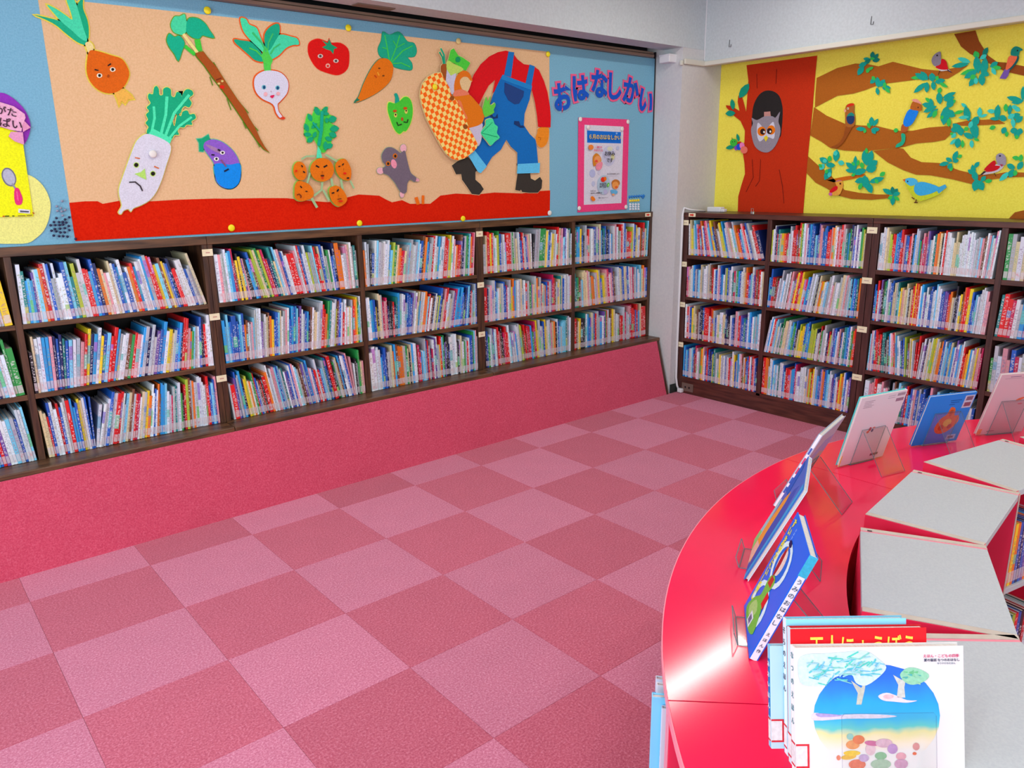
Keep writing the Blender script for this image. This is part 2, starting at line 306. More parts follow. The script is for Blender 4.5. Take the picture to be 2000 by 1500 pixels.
('body','#48d038',1,"22860 22150 23260 22110 23610 22250 23980 22520 24330 22460 24520 22090 24510 21520 24300 20940 23980 20540 23810 20540 23500 20360 23170 20620 22920 21170 22760 21730"),
('eye','#e8d868',1,"23390 21450 23370 21370 23310 21320 23250 21320 23200 21360 23180 21440 23210 21520 23260 21570 23330 21570 23380 21520"),
('eye','#e8d868',1,"24160 21690 24130 21610 24070 21560 24010 21560 23960 21610 23940 21680 23970 21760 24020 21810 24090 21820 24140 21770"),
('pupil','#201818',1,"23340 21470 23320 21430 23290 21410 23250 21430 23240 21470 23260 21510 23290 21530 23330 21510"),
('pupil','#201818',1,"24100 21730 24080 21690 24050 21670 24020 21690 24000 21730 24020 21770 24050 21780 24090 21770"),
('eyebrow','#d05010',1,"23380 21680 23350 21640 23280 21610 23200 21600 23130 21630 23110 21670 23140 21710 23210 21740 23290 21750 23360 21720"),
('eyebrow','#d05010',1,"24130 21870 24100 21830 24030 21800 23940 21790 23870 21820 23850 21860 23880 21910 23950 21940 24040 21940 24110 21920"),
('nose','#c05020',1,"23810 21230 23790 21170 23750 21130 23700 21130 23660 21170 23650 21230 23670 21290 23710 21330 23760 21330 23800 21300"),
('moustache','#204018',0,"23300 21030 23400 20820 23690 20900 23660 20970 23430 20880 23370 21060"),
('moustache','#204018',0,"23820 21040 24100 21020 24180 21230 24100 21240 24060 21070 23830 21110"),
]],
['taro_cutout', 'cluster of five orange paper taros with faces below leafy green stems', 'cutout', 'A', 0.007, None, ['#a8d860', 0.003],[
('leaves','#48d848',1,"17960 19670 17780 19920 17390 19780 17360 19990 17240 20200 17330 20710 17520 21260 17740 21140 17970 21530 18120 21660 18400 21500 18710 21700 18780 21350 19060 21230 19250 21110 18930 20840 19220 20680 19380 20560 19100 20420 19170 20120 18860 19900 18880 19600 18570 19420 18410 19240 18170 19280"),
('leaflet','#10ac7c',0,"18000 21670 17940 21520 17960 21380 18080 21260 18230 21220 18290 21360 18270 21520 18170 21630"),
('leaflet','#10ac7c',0,"18800 21710 18650 21700 18530 21640 18450 21520 18440 21400 18580 21400 18720 21470 18790 21580"),
('leaflet','#10ac7c',0,"17570 21300 17510 21170 17520 21040 17620 20930 17750 20890 17800 21010 17790 21150 17700 21250"),
('leaflet','#10ac7c',0,"17310 20770 17250 20640 17260 20500 17360 20390 17480 20330 17540 20460 17530 20610 17440 20710"),
('leaflet','#10ac7c',0,"17210 20200 17290 20100 17410 20060 17550 20090 17660 20170 17590 20260 17460 20310 17330 20290"),
('leaflet','#10ac7c',0,"17390 19760 17540 19750 17670 19800 17750 19920 17750 20050 17600 20060 17460 20010 17390 19900"),
('leaflet','#10ac7c',0,"18050 20810 17920 20800 17790 20730 17710 20620 17690 20510 17820 20520 17950 20590 18030 20700"),
('leaflet','#10ac7c',0,"19300 21130 19140 21230 18970 21230 18820 21120 18740 20960 18890 20880 19080 20870 19220 20970"),
('leaflet','#10ac7c',0,"19410 20580 19270 20690 19090 20720 18920 20640 18810 20500 18930 20390 19120 20360 19280 20430"),
('leaflet','#10ac7c',0,"19220 20120 19170 20270 19060 20350 18890 20350 18740 20280 18780 20150 18900 20050 19060 20050"),
('leaflet','#10ac7c',0,"18910 19900 18860 20020 18760 20100 18610 20110 18480 20060 18510 19950 18620 19860 18760 19850"),
('leaflet','#10ac7c',0,"18940 19660 18790 19730 18650 19720 18520 19630 18450 19500 18580 19440 18740 19440 18870 19520"),
('leaflet','#10ac7c',0,"18480 19850 18370 19730 18310 19590 18350 19430 18440 19330 18550 19430 18610 19590 18580 19740"),
('leaflet','#10ac7c',0,"18820 21350 18740 21420 18640 21450 18520 21410 18430 21330 18510 21270 18620 21240 18730 21270"),
('leaflet','#10ac7c',0,"18660 21130 18570 21060 18530 20980 18560 20890 18640 20830 18720 20900 18770 20990 18740 21070"),
('leaflet','#10ac7c',0,"17920 20350 17800 20300 17720 20210 17700 20100 17740 20000 17850 20050 17940 20140 17960 20250"),
('stem','#10b090',0,"18300 21460 18170 20450 17930 19600 18120 19570 18360 20430 18490 21460"),
('stem','#10b090',0,"17720 20810 18160 20320 18250 20390 17810 20880"),
('stem','#58ecbc',0,"17970 19580 18120 19330 18180 18920 17820 18920"),
('rootlet','#a0c894',0,"16930 18800 17230 18950 17750 18970 17760 19070 17220 19050 16880 18890"),
('rootlet','#a0c894',0,"18360 19060 19120 18650 19200 18750 18430 19160"),
('rootlet','#a0c894',0,"17140 17390 17420 18100 17310 18130 17030 17420"),
('rootlet','#a0c894',0,"18010 17600 17940 17180 17460 16880 17530 16790 18040 17120 18140 17580"),
('rootlet','#a0c894',0,"18030 17120 18350 16520 18480 16570 18150 17180"),
('rootlet','#a0c894',0,"18580 17790 18640 17330 18780 17350 18720 17810"),
('rootlet','#a0c894',0,"19190 17700 19270 17100 19410 17120 19330 17720"),
('rootlet','#a0c894',0,"19820 17620 20020 17180 20130 17220 19920 17660"),
('rootlet','#a0c894',0,"17250 16670 17550 16140 17690 16200 17390 16740"),
('tuber','#e8780c',1,"17150 18280 17120 17970 16950 17740 16700 17700 16470 17850 16350 18130 16390 18450 16560 18670 16810 18710 17030 18570"),
('tuber','#e8780c',1,"16380 17440 16590 17670 16960 17600 17280 17430 17470 17080 17390 16770 17020 16610 16580 16570 16320 16750 16320 17100"),
('tuber','#e8780c',1,"18980 18590 19270 18840 19630 18860 19860 18550 19960 18190 19850 17700 19490 17680 19150 17890 18970 18240"),
('tuber','#e8780c',1,"18490 17230 18860 17380 19200 17260 19480 16900 19560 16540 19280 16270 18970 16190 18630 16430 18460 16830"),
('tuber','#e8780c',1,"18840 18260 18740 17980 18510 17750 18200 17630 17880 17630 17590 17760 17410 17990 17360 18270 17460 18550 17680 18770 17980 18900 18310 18900 18600 18780 18780 18550"),
('eyebrow','#201818',0,"17690 18460 17900 18360 17950 18430 17750 18540"),
('eyebrow','#201818',0,"18220 18370 18450 18480 18410 18550 18180 18450"),
('eyebrow','#201818',0,"16810 18500 16890 18400 16940 18440 16870 18530"),
('eyebrow','#201818',0,"16890 18160 16990 18090 17040 18140 16940 18210"),
('eyebrow','#201818',0,"16640 17380 16720 17270 16780 17300 16690 17410"),
('eyebrow','#201818',0,"16940 17080 17070 17050 17090 17100 16970 17130"),
('eyebrow','#201818',0,"19140 18410 19260 18450 19250 18500 19120 18470"),
('eyebrow','#201818',0,"19400 18500 19500 18600 19440 18630 19350 18530"),
('eyebrow','#201818',0,"18580 16920 18750 16950 18740 17020 18570 16990"),
('eyebrow','#201818',0,"18940 17020 19070 17140 19010 17200 18880 17070"),
('mouth','#582010',1,"18180 17940 18160 17910 18100 17890 18020 17900 17970 17910 17950 17940 17970 17970 18030 17990 18110 17990 18160 17970"),
('lip','#e03010',1,"18130 17820 18120 17790 18080 17780 18030 17780 17990 17800 17980 17820 17990 17840 18030 17860 18080 17860 18120 17840"),
('lip','#e82010',1,"16550 18210 16530 18180 16500 18160 16450 18160 16420 18180 16410 18210 16430 18240 16460 18260 16500 18260 16540 18240"),
('mouth','#702818',0,"16410 16880 16540 16930 16630 16830 16590 16750 16650 16730 16690 16850 16560 16980 16390 16930"),
('lip','#e82010',1,"19590 18060 19570 18030 19520 18010 19460 18010 19410 18030 19390 18060 19410 18100 19470 18120 19530 18120 19580 18100"),
('spot','#201818',1,"19760 17790 19750 17770 19700 17750 19650 17750 19600 17770 19590 17800 19610 17820 19650 17840 19710 17840 19750 17820"),
('mouth','#582010',0,"18900 16580 19160 16620 19150 16660 18890 16620"),
('lip','#e82010',1,"19240 16490 19210 16460 19130 16450 19040 16450 18970 16470 18940 16500 18970 16530 19050 16540 19140 16540 19220 16520"),
('nose','#c05c08',0,"18040 18200 18030 18070 18080 18070 18090 18200"),
('nose','#c05c08',0,"19400 18350 19390 18220 19430 18220 19440 18350"),
('nose','#c05c08',0,"18950 16870 18940 16760 18980 16760 18990 16870"),
]],
['mole_cutout', 'grey paper mole with pink paws waving its arms', 'cutout', 'A', 0.007, None, ['#a8b898', 0.003],[
('paw','#f0b4c0',1,"23940 19530 23890 19390 23770 19310 23630 19310 23520 19390 23490 19520 23540 19660 23660 19750 23800 19750 23900 19670"),
('paw','#f0b4c0',1,"22260 18200 22200 18090 22070 18020 21920 18020 21800 18090 21760 18200 21810 18320 21940 18380 22100 18380 22220 18310"),
('foot','#e8a0b0',1,"24770 17580 24700 17540 24580 17550 24460 17590 24380 17670 24380 17730 24450 17770 24560 17770 24690 17720 24760 17650"),
('foot','#f0b4c0',1,"23600 16780 23570 16660 23490 16590 23390 16590 23320 16670 23290 16780 23330 16900 23410 16970 23510 16970 23580 16890"),
('body','#756878',1,"22160 19130 22470 19510 22870 19560 23270 19380 23500 19240 23780 19400 23900 19000 24040 18410 24200 18020 24550 17770 24420 17520 24120 17670 23870 17430 23780 16930 23480 16840 23200 17140 22980 17490 22540 17930 22230 18050 22160 18320 22400 18510 22190 18750"),
('nose','#f098b0',1,"23160 18650 23160 18490 23090 18370 22970 18340 22850 18420 22770 18560 22770 18720 22840 18840 22960 18870 23080 18790"),
('eye','#d07020',1,"23240 19070 23200 18980 23120 18920 23020 18920 22940 18980 22910 19070 22950 19160 23030 19210 23140 19220 23210 19160"),
('pupil','#201818',1,"23170 19060 23150 19010 23110 18980 23060 18980 23020 19010 23010 19060 23020 19110 23070 19140 23120 19140 23160 19110"),
('eye','#d07020',1,"22710 18620 22680 18540 22590 18490 22490 18490 22410 18540 22390 18620 22430 18710 22510 18760 22610 18760 22690 18710"),
('pupil','#201818',1,"22630 18610 22610 18570 22570 18540 22520 18540 22480 18570 22470 18610 22490 18660 22530 18690 22580 18690 22620 18660"),
]],
['sprout_cutout', 'two small orange paper strips sticking up from the red soil', 'cutout', 'A', 0.006, None, None,[
('strip','#f07010',0,"24370 16560 24520 16100 24760 16150 24610 16610"),
('strip','#f07010',0,"24930 16690 24890 16140 25080 16130 25120 16680"),
]],
['farmer_cutout', 'headless felt farmer in red shirt, blue dungarees and black boots', 'cutout', 'A', 0.006, None, ['#f0d0a0', 0.003],[
('boot','#383430',0,"27340 18510 27810 18780 28630 19060 29500 18280 29250 18100 29230 17600 29650 17310 29910 16980 29530 16620 28910 16680 28450 17240 28130 17610 28070 17970 27660 17950"),
('boot','#383430',0,"32930 18040 34060 18030 34120 17640 34520 17490 35000 17730 35210 17480 35140 16940 34790 16650 33980 16660 33310 16730 33210 16890 33110 16800 32680 16880 32800 17460"),
('hand','#f09020',1,"34890 21030 35770 21100 35840 20570 35630 19980 35150 19730 34810 19870 34610 20350 34750 20690"),
('thumb','#c86c10',0,"34810 20370 35050 20360 34980 20220 35060 20210 35120 20400 34820 20430"),
('sleeve','#e00818',0,"31990 25810 31320 25660 30590 25340 29870 24810 29270 24120 28900 23400 28670 22950 29620 22280 30050 22940 30490 23540 31040 23940 30800 23070 31150 23400 31650 24100 32280 24770 32430 25760"),
('shirt','#e00818',0,"32240 25760 32670 25640 32980 25360 33550 25090 34060 25080 34520 25020 34180 23530 33400 23670 32270 24140 31410 24080 31920 25270"),
('sleeve','#e00818',0,"34430 25040 34910 24820 35370 24160 35710 23430 35940 22490 36020 21830 35990 21110 34820 21100 34720 21870 34540 22710 34280 23440 34070 23620"),
('dungarees','#0c70c4',0,"31660 24280 32400 24150 33400 23900 34240 23760 34040 22870 33570 21920 33500 21170 34020 20620 34550 20250 34680 19680 34800 18610 32880 18530 32890 19370 32320 19740 31920 20200 31430 19540 30670 19070 30140 18440 29630 18880 29110 19330 29550 20150 29750 20790 30010 21430 30510 22250 30830 22980 31150 23530"),
('strap','#1878c8',0,"32220 25770 32700 25760 32400 24190 31800 24270"),
('strap','#1878c8',0,"34060 25110 34530 25020 34200 23730 33660 23820"),
('bib_band','#1c88d4',0,"31660 24300 34260 23770 34200 23480 31550 24000"),
('pocket','#204488',0,"31830 23830 33530 23380 33460 23030 33070 22550 32680 22490 32120 22730 31780 23210"),
('side_pocket','#183870',0,"30270 22110 30680 21810 30800 21630 30980 21610 31170 21830 31200 21560 30860 21500 30560 21630"),
('side_pocket','#183870',0,"32630 21420 33050 21420 33170 21140 33430 21150 33560 21030 33170 21000 32600 21220"),
('cuff','#60c8f8',0,"28610 19190 29140 19500 30170 18450 29640 18020 29410 18100"),
('cuff','#60c8f8',0,"32880 18610 34940 18690 34900 18010 32800 17970"),
]],
['vegetable_basket_cutout', 'orange checked paper basket full of cut paper vegetables', 'cutout', 'A', 0.019, None, ['#f0e0a0', 0.003],[
('leaf','#10a078',0,"26940 24590 26830 25000 26630 25280 26530 25220 26720 24970 26830 24570"),
('leaf','#18b088',0,"27000 24590 26970 25140 26730 25500 26630 25450 26850 25110 26890 24580"),
('burdock','#a85820',1,"26690 24520 27060 24570 27040 24090 26960 23570 26780 23760 26640 24150"),
('cabbage_leaf','#50d840',0,"27430 25430 27660 25550 28000 25170 28340 25070 28940 24800 28550 24300 28090 24510 27630 24700 27200 24780"),
('cabbage_leaf','#c4e468',1,"27160 24800 27630 24660 28380 24400 27840 24070 27480 23900 27080 24240"),
('cabbage_stalk','#d0d0e8',0,"27080 24270 27360 23930 27780 24120 27690 23240 27640 22790 27260 22900 26970 23600"),
('pin','#10a060',1,"28160 24940 28110 24840 28010 24770 27890 24760 27790 24810 27760 24910 27800 25010 27900 25080 28020 25090 28120 25040"),
('onion','#e8c894',1,"28120 23940 28780 23940 28980 23720 28660 23070 28330 23050 28050 23530"),
('onion','#e87818',1,"27670 22880 27600 23410 27830 23960 28310 24290 28790 24210 29060 23770 28890 23740 28660 23930 28300 23910 28050 23670 28100 23350 28260 22910"),
('turnip','#d0c8e0',1,"28550 20860 29730 21200 29730 20660 29650 20090 29370 19750 28890 20170"),
('pumpkin','#e87c10',1,"27190 22630 28020 22850 28740 22890 29280 22510 29760 22070 29940 21610 29670 21130 28790 20870 28310 20850 27740 21520 27520 22150"),
('ribbon','#f08464',1,"27650 23060 28270 23160 28770 22920 28020 22770 27490 22740"),
('ribbon','#f08050',1,"27770 22430 28070 22450 28290 21910 28570 21460 28330 21360 27980 21810"),
('turnip_leaves','#48e8a0',1,"29620 20610 30040 21050 30080 21380 30620 21490 30800 21160 31070 20980 30980 20600 31220 20310 30840 20070 30450 19790 30140 20050 29830 20330"),
('vein','#20b078',0,"29700 20550 30630 21240 30590 21270 29660 20580"),
('vein','#20b078',0,"29670 20530 31030 20310 31050 20360 29690 20580"),
('parsley','#64d848',1,"29810 21980 29950 22450 30120 22830 30240 22550 30500 22940 30390 22420 30580 22340 30840 22490 30890 22300 30730 22060 30760 21870 30310 21670 29990 21590"),
('cloth','#checker',0,"25030 22920 25210 23350 25600 23740 26140 23990 26630 24060 26780 23780 27200 23220 27310 22800 27720 22460 28160 21890 28420 21370 28640 20850 29030 20320 29330 19880 29240 19610 28880 19310 28280 18970 27700 18830 27240 18910 26800 19220 26380 19740 25870 20510 25370 21350 25090 22090 24980 22590"),
('button','#985018',1,"27540 22600 27510 22520 27420 22460 27310 22460 27220 22500 27190 22590 27230 22670 27320 22730 27430 22730 27510 22690"),
('button','#985018',1,"28540 20920 28500 20830 28410 20770 28300 20770 28210 20820 28180 20910 28210 20990 28310 21050 28420 21050 28510 21000"),
]],
['yellow_circle_card', 'pale yellow round card half hidden behind the bright yellow poster', 'card', 'A', 0.002, None, None,[
('card','#eef08c',1,"3480 18100 3820 17870 4070 17480 4190 17010 4180 16610 4020 16060 3750 15570 3390 15240 3000 15030 2350 15040 1930 15070 1430 15150 1160 15510 1110 16230 1300 17170 1680 17780 2150 18150 2840 18270"),
]],
['purple_circle_card', 'purple round card behind a pink ribbon banner', 'card', 'A', 0.003, None, None,[
('card','#9434bc',1,"2940 21610 3250 21510 3510 21290 3760 20950 3890 20540 3900 20210 3770 19820 3540 19450 3050 19100 2520 18910 2040 19000 1700 19450 1660 20180 1890 20870 2380 21440"),
]],
['spoon_poster', 'bright yellow poster with a pink handled spoon', 'poster', 'A', 0.005, None, None,[
('sheet','#f4fa18',0,"1780 20210 2710 20160 3540 19910 3490 19490 3460 18140 3420 16230 2110 16250 1150 16250"),
('spoon_bowl','#787888',1,"2970 18120 2990 17910 2930 17720 2820 17600 2670 17600 2540 17690 2460 17870 2440 18090 2500 18270 2610 18390 2760 18400 2890 18300"),
('spoon_bowl','#b8bcd0',1,"2920 18100 2940 17910 2900 17760 2800 17660 2690 17660 2580 17740 2510 17900 2490 18080 2540 18240 2630 18330 2740 18340 2850 18250"),
('spoon_neck','#9898a8',0,"2760 17700 2810 17580 2870 17410 2940 17450 2880 17620 2820 17740"),
('spoon_handle','#e83480',1,"2860 17480 3000 17510 3070 17280 3100 17030 3010 16790 2810 16790 2780 17090"),
('spoon_handle','#f860a0',0,"2890 17370 2890 16940 2940 16940 2950 17380"),
('barcode_sticker','#e8e8f0',0,"2870 16600 3320 16530 3290 16360 2840 16420"),
('barcode','#606070',0,"2920 16520 3270 16480 3250 16410 2910 16440"),
('print','#d04020',0,"2200 16260 2270 16260 2280 16310 2210 16310"),
('print','#506020',0,"2290 16260 2450 16260 2460 16310 2290 16310"),
('print','#506020',0,"2570 16260 2660 16260 2660 16300 2580 16310"),
('print','#907838',0,"2790 16260 3100 16260 3100 16300 2800 16300"),
('print','#907838',0,"3140 16260 3360 16270 3370 16310 3150 16300"),
('print','#c05020',0,"3380 16390 3450 16340 3480 16380 3410 16430"),
]],
['ribbon_banner', 'pink ribbon banner with two lines of black writing', 'banner', 'A', 0.012, None, None,[
('fold','#e89cc4',0,"3550 19960 3880 20160 3660 20460 3570 20240"),
('fold','#e8a0c8',0,"2960 19760 3080 19960 3540 19950 3510 19410 3160 19550"),
('ribbon','#f0b4d4',0,"2070 21290 2870 21200 3350 21050 3730 20740 3740 20580 3570 20240 3490 19980 3070 20040 2710 20170 1910 20280"),
]],
['event_poster', 'white event poster with a blue header on a pink paper mount', 'poster', 'A', 0.003, None, None,[
('mount','#f04484',0,"38800 21880 44290 21930 44260 15170 38800 15130"),
('sheet','#dcdcec',0,"39430 21390 43650 21390 43610 15670 39450 15660"),
('header','#1070dc',0,"39690 21000 43370 20980 43400 20150 39720 20140"),
('heart','#88b8f0',1,"43010 20870 42990 20830 42930 20810 42870 20800 42810 20830 42790 20870 42810 20910 42860 20940 42930 20940 42980 20910"),
('bubble','#c8cce8',1,"42800 19220 42740 18890 42540 18630 42240 18490 41910 18490 41610 18630 41400 18890 41320 19210 41390 19530 41590 19780 41880 19930 42200 19930 42500 19800 42720 19540"),
('bubble','#dce0c8',1,"42480 19740 42420 19640 42270 19570 42080 19570 41930 19630 41870 19730 41930 19840 42070 19900 42260 19900 42410 19840"),
('bubble','#dcdca8',1,"42710 19140 42670 19010 42560 18930 42430 18930 42320 19010 42280 19140 42320 19270 42420 19350 42550 19360 42660 19270"),
('bubble','#b8c0e8',1,"40610 17940 40560 17760 40400 17660 40210 17660 40060 17770 40000 17940 40050 18120 40200 18220 40390 18220 40550 18120"),
('bubble','#d0d0e8',1,"41170 17990 41140 17900 41070 17850 40980 17850 40900 17910 40870 17990 40900 18070 40970 18120 41060 18120 41140 18070"),
('bubble','#c0c8e8',1,"43190 19800 43160 19710 43080 19660 42980 19660 42890 19710 42860 19800 42880 19890 42970 19940 43070 19940 43160 19890"),
('bubble','#c0c8e8',1,"40570 17190 40540 17070 40460 17000 40360 17000 40280 17080 40240 17200 40270 17310 40350 17380 40450 17380 40540 17310"),
('bubble','#b4cce0',1,"42250 17070 42190 16750 41990 16500 41700 16370 41380 16380 41090 16520 40880 16780 40810 17090 40870 17400 41060 17640 41350 17780 41670 17780 41960 17630 42170 17380"),
('bubble','#b8b8e0',1,"41950 16560 41910 16450 41800 16390 41660 16390 41550 16460 41500 16570 41540 16680 41650 16740 41790 16740 41910 16670"),
('hair','#d88828',1,"40330 19180 40690 19400 41070 19180 41220 18880 41000 18640 40710 18590 40420 18440 40300 18780"),
('face','#f0a060',1,"41170 18930 41100 18760 40930 18660 40710 18660 40530 18760 40460 18930 40520 19100 40700 19200 40920 19210 41100 19100"),
('cheek','#e85038',1,"40830 18820 40800 18760 40720 18730 40620 18730 40540 18760 40510 18820 40540 18880 40620 18920 40720 18920 40800 18880"),
('dress','#f090a8',1,"40640 18590 41220 18780 41340 18590 41160 18240 40720 18200"),
('hair','#c87830',1,"43310 17210 43220 17050 42990 16960 42710 16960 42470 17060 42380 17220 42460 17370 42690 17470 42980 17460 43210 17360"),
('face','#f0a050',1,"43170 17030 43110 16860 42920 16760 42690 16770 42510 16870 42430 17040 42500 17200 42680 17300 42910 17300 43100 17190"),
('cheek','#e06030',1,"43060 16890 43030 16840 42960 16800 42860 16810 42780 16840 42750 16900 42780 16950 42850 16980 42950 16980 43030 16950"),
('shirt','#68b8e8',1,"42290 16710 42950 16640 43040 16460 42650 16340 42380 16450"),
('hand','#f0a878',1,"42730 16340 42700 16290 42620 16260 42530 16270 42450 16300 42420 16350 42450 16390 42520 16420 42620 16420 42700 16390"),
('apple','#e83018',1,"41640 17480 41600 17370 41480 17310 41330 17310 41210 17380 41160 17490 41210 17590 41320 17660 41470 17650 41590 17590"),
('apple','#f07818',1,"41760 17540 41740 17450 41670 17400 41590 17400 41520 17450 41490 17540 41510 17630 41580 17690 41660 17680 41730 17630"),
('leaf','#60c040',1,"42100 17060 42040 16970 41950 16920 41870 16940 41820 17010 41830 17110 41890 17190 41980 17240 42060 17220 42110 17150"),
('leaf','#b8e8a0',1,"42040 17060 42010 17010 41970 16980 41930 16990 41910 17030 41920 17080 41950 17130 41990 17160 42030 17150 42050 17110"),
('shell','#f08838',1,"39810 19950 40100 20000 40300 19860 40180 19660 39890 19640 39780 19780"),
('shell','#f08020',1,"40060 16200 40280 16270 40550 16060 40500 15940 40250 15930"),
]],
['tree_trunk_cutout', 'wide red-brown felt tree trunk with a dark owl hollow', 'cutout', 'B', 0.005, None, None,[
('trunk','#c83008',0,"-520 25880 5320 25880 5290 24370 5300 22370 5260 20330 5230 18740 5220 16790 5220 14780 -510 14640 -560 16010 -310 16980 -60 17760 -160 18540 -380 19400 -290 20250 -310 21180 -300 22440 -280 23600 -270 24750"),
('twig','#c83008',0,"-220 20920 -760 21800 -1310 22170 -2150 22910 -2210 23080 -1730 23000 -900 22550 -1130 23250 -1100 23670 -920 23900 -620 23300 -270 22370 -130 21590"),
('twig','#c83008',0,"-270 19310 -720 19750 -1310 19970 -1320 20120 -650 20260 -210 19910"),
('hollow','#282424',1,"270 22230 370 22970 760 23600 1330 23860 2010 23750 2520 23370 2810 22710 2910 22060 2910 20930 2770 20360 1740 20000 630 20210 300 21230"),
('crack','#781808',0,"430 25170 530 24100 570 24100 470 25160"),
('crack','#781808',0,"2120 25310 2140 24280 2180 24270 2160 25310"),
('crack','#781808',0,"1260 18840 1290 17230 970 16810 1010 16790 1330 17220 1300 18840"),
('crack','#781808',0,"510 18860 710 17490 130 16370 170 16360 750 17490 550 18860"),
('crack','#781808',0,"2940 18050 3330 16790 3560 15540 3590 15540 3370 16800 2980 18050"),
]],
['owl_cutout', 'grey felt owl with orange eyes peeking from the tree hollow', 'cutout', 'B', 0.011, None, None,[
('box','#c89088',0,"1330 22330 1860 22330 1970 21880 1370 21920"),
('body','#98909c',1,"270 21970 760 21770 1380 22000 2060 21970 2360 21850 2700 22250 2620 21590 2820 21090 2840 20610 2610 19960 2260 19520 1790 19330 1180 19480 700 19870 400 20560 280 21150 420 21560"),
('face','#d8d8e8',1,"830 21540 1130 21390 1610 20950 1920 21350 2210 21550 2380 20960 2340 20340 1940 20440 1600 20460 1130 20170 840 20700"),
('eye','#f07c10',1,"1620 20900 1570 20700 1390 20580 1160 20590 960 20720 870 20940 930 21140 1110 21250 1340 21240 1540 21100"),
('eye','#f07c10',1,"2410 20950 2360 20760 2200 20650 1980 20660 1800 20790 1710 20990 1770 21190 1930 21300 2150 21290 2330 21150"),
('pupil','#301818',1,"1580 20870 1540 20740 1440 20670 1300 20680 1180 20760 1120 20900 1160 21030 1260 21100 1400 21100 1520 21010"),
('pupil','#301818',1,"2160 20890 2130 20760 2020 20680 1880 20690 1760 20770 1710 20910 1740 21040 1850 21110 1990 21100 2110 21020"),
('glint','#f0f0e8',1,"1550 20850 1540 20800 1500 20770 1450 20780 1410 20810 1390 20860 1400 20910 1440 20930 1490 20930 1530 20900"),
('glint','#f0f0e8',1,"2090 20860 2080 20810 2050 20780 2000 20780 1960 20810 1940 20860 1950 20910 1990 20940 2030 20940 2070 20900"),
('beak','#f0d828',0,"1480 20460 1690 20600 1860 20410 1680 20130"),
]],
['caterpillar_cutout', 'small paper caterpillar of coloured balls crawling on the tree trunk', 'cutout', 'B', 0.012, None, None,[
('leaf','#109878',0,"-980 20860 -1030 20710 -1010 20530 -890 20360 -760 20250 -700 20390 -730 20580 -830 20740"),
('leaf','#109878',0,"-1960 19780 -1740 19690 -1500 19670 -1270 19760 -1150 19890 -1340 19980 -1600 20000 -1820 19920"),
('segment','#8848c0',1,"-820 19800 -840 19670 -920 19590 -1020 19600 -1110 19680 -1150 19810 -1130 19940 -1050 20020 -950 20020 -860 19930"),
('segment','#1850d8',1,"-490 19830 -520 19690 -630 19610 -770 19610 -890 19700 -950 19850 -910 19990 -800 20070 -660 20070 -540 19970"),
('segment','#f080c0',1,"-200 19920 -240 19780 -340 19700 -490 19710 -610 19800 -660 19940 -630 20080 -520 20160 -380 20160 -260 20060"),
('segment','#f07868',1,"100 19590 50 19420 -100 19330 -300 19330 -470 19440 -540 19610 -490 19770 -340 19870 -140 19860 20 19760"),
('head','#40c040',1,"-890 20170 -940 20000 -1100 19900 -1310 19910 -1480 20020 -1560 20200 -1510 20370 -1340 20470 -1140 20460 -960 20350"),
('eye','#201818',1,"-1290 20250 -1300 20220 -1330 20210 -1360 20220 -1370 20250 -1360 20280 -1330 20290 -1300 20280"),
('eye','#201818',1,"-1080 20270 -1090 20240 -1120 20220 -1150 20240 -1160 20270 -1150 20300 -1120 20310 -1090 20300"),
('horn','#607020',0,"-1320 20430 -1380 20580 -1430 20570 -1370 20420"),
]],
['twig_leaves_cutout', 'three green paper leaves on the small twig of the red trunk', 'cutout', 'B', 0.012, None, None,[
('leaf','#109c80',0,"-150 24510 -540 24420 -860 24200 -1010 23830 -970 23510 -600 23590 -260 23830 -110 24160"),
('leaf','#109c80',0,"-1630 23500 -1750 23320 -1760 23080 -1630 22830 -1450 22670 -1340 22840 -1320 23090 -1440 23320"),
('leaf','#109c80',0,"-2170 22440 -1940 22270 -1670 22200 -1400 22270 -1230 22420 -1440 22580 -1730 22660 -1980 22600"),
]],
['branch_cutout', 'long upper brown paper branch reaching from the red trunk', 'cutout', 'B', 0.003, None, None,[
('branch','#b46418',0,"5420 24370 6920 24880 8210 25030 9110 24890 9870 24670 10820 24850 11790 24520 12750 24200 13880 23970 15570 24110 15090 23770 14460 23430 12480 23570 10120 23510 9030 23210 8280 23070 7110 23020 5460 22350 5410 23340"),
]],
['branch_cutout', 'wide middle brown paper branch below the two parrots', 'cutout', 'B', 0.003, None, None,[
('branch','#b46418',0,"5390 22380 6420 21730 7830 21100 9020 20910 10170 20810 11550 20420 12620 20370 13630 20520 14960 20550 15140 20130 14730 19700 14080 19600 12950 19550 12150 19360 11800 19310 10590 19240 9330 19160 8010 19270 6910 19490 6180 19960 5260 20430 5340 21370"),
]],
['branch_cutout', 'brown paper branch curving down below the middle branch to the grey robin', 'cutout', 'B', 0.003, None, None,[
('branch','#b46418',0,"10090 19170 11800 19310 12140 19240 12700 18650 13440 18340 14580 18260 15840 17780 16940 17490 18060 17530 18550 17630 20300 17560 20330 17350 18590 17310 17600 17160 16810 16890 15480 17230 14110 17490 13180 17540 12320 17840 11170 18390"),
]],
['branch_cutout', 'lowest brown paper branch under the small red and yellow bird', 'cutout', 'B', 0.003, None, None,[
('branch','#b46418',0,"5160 19010 6050 18320 7090 17610 8290 16540 9360 16350 10660 16240 11530 16240 11560 16000 10320 15870 8880 15920 7780 16160 6910 16660 6030 17050 5220 17760"),
]],
['twig_cutout', 'short orange paper twig above the small red and yellow bird', 'cutout', 'B', 0.003, None, None,[
('twig','#d86c10',0,"6850 17230 8190 17470 9620 17640 9760 17520 8740 17280 7420 17070"),
]],
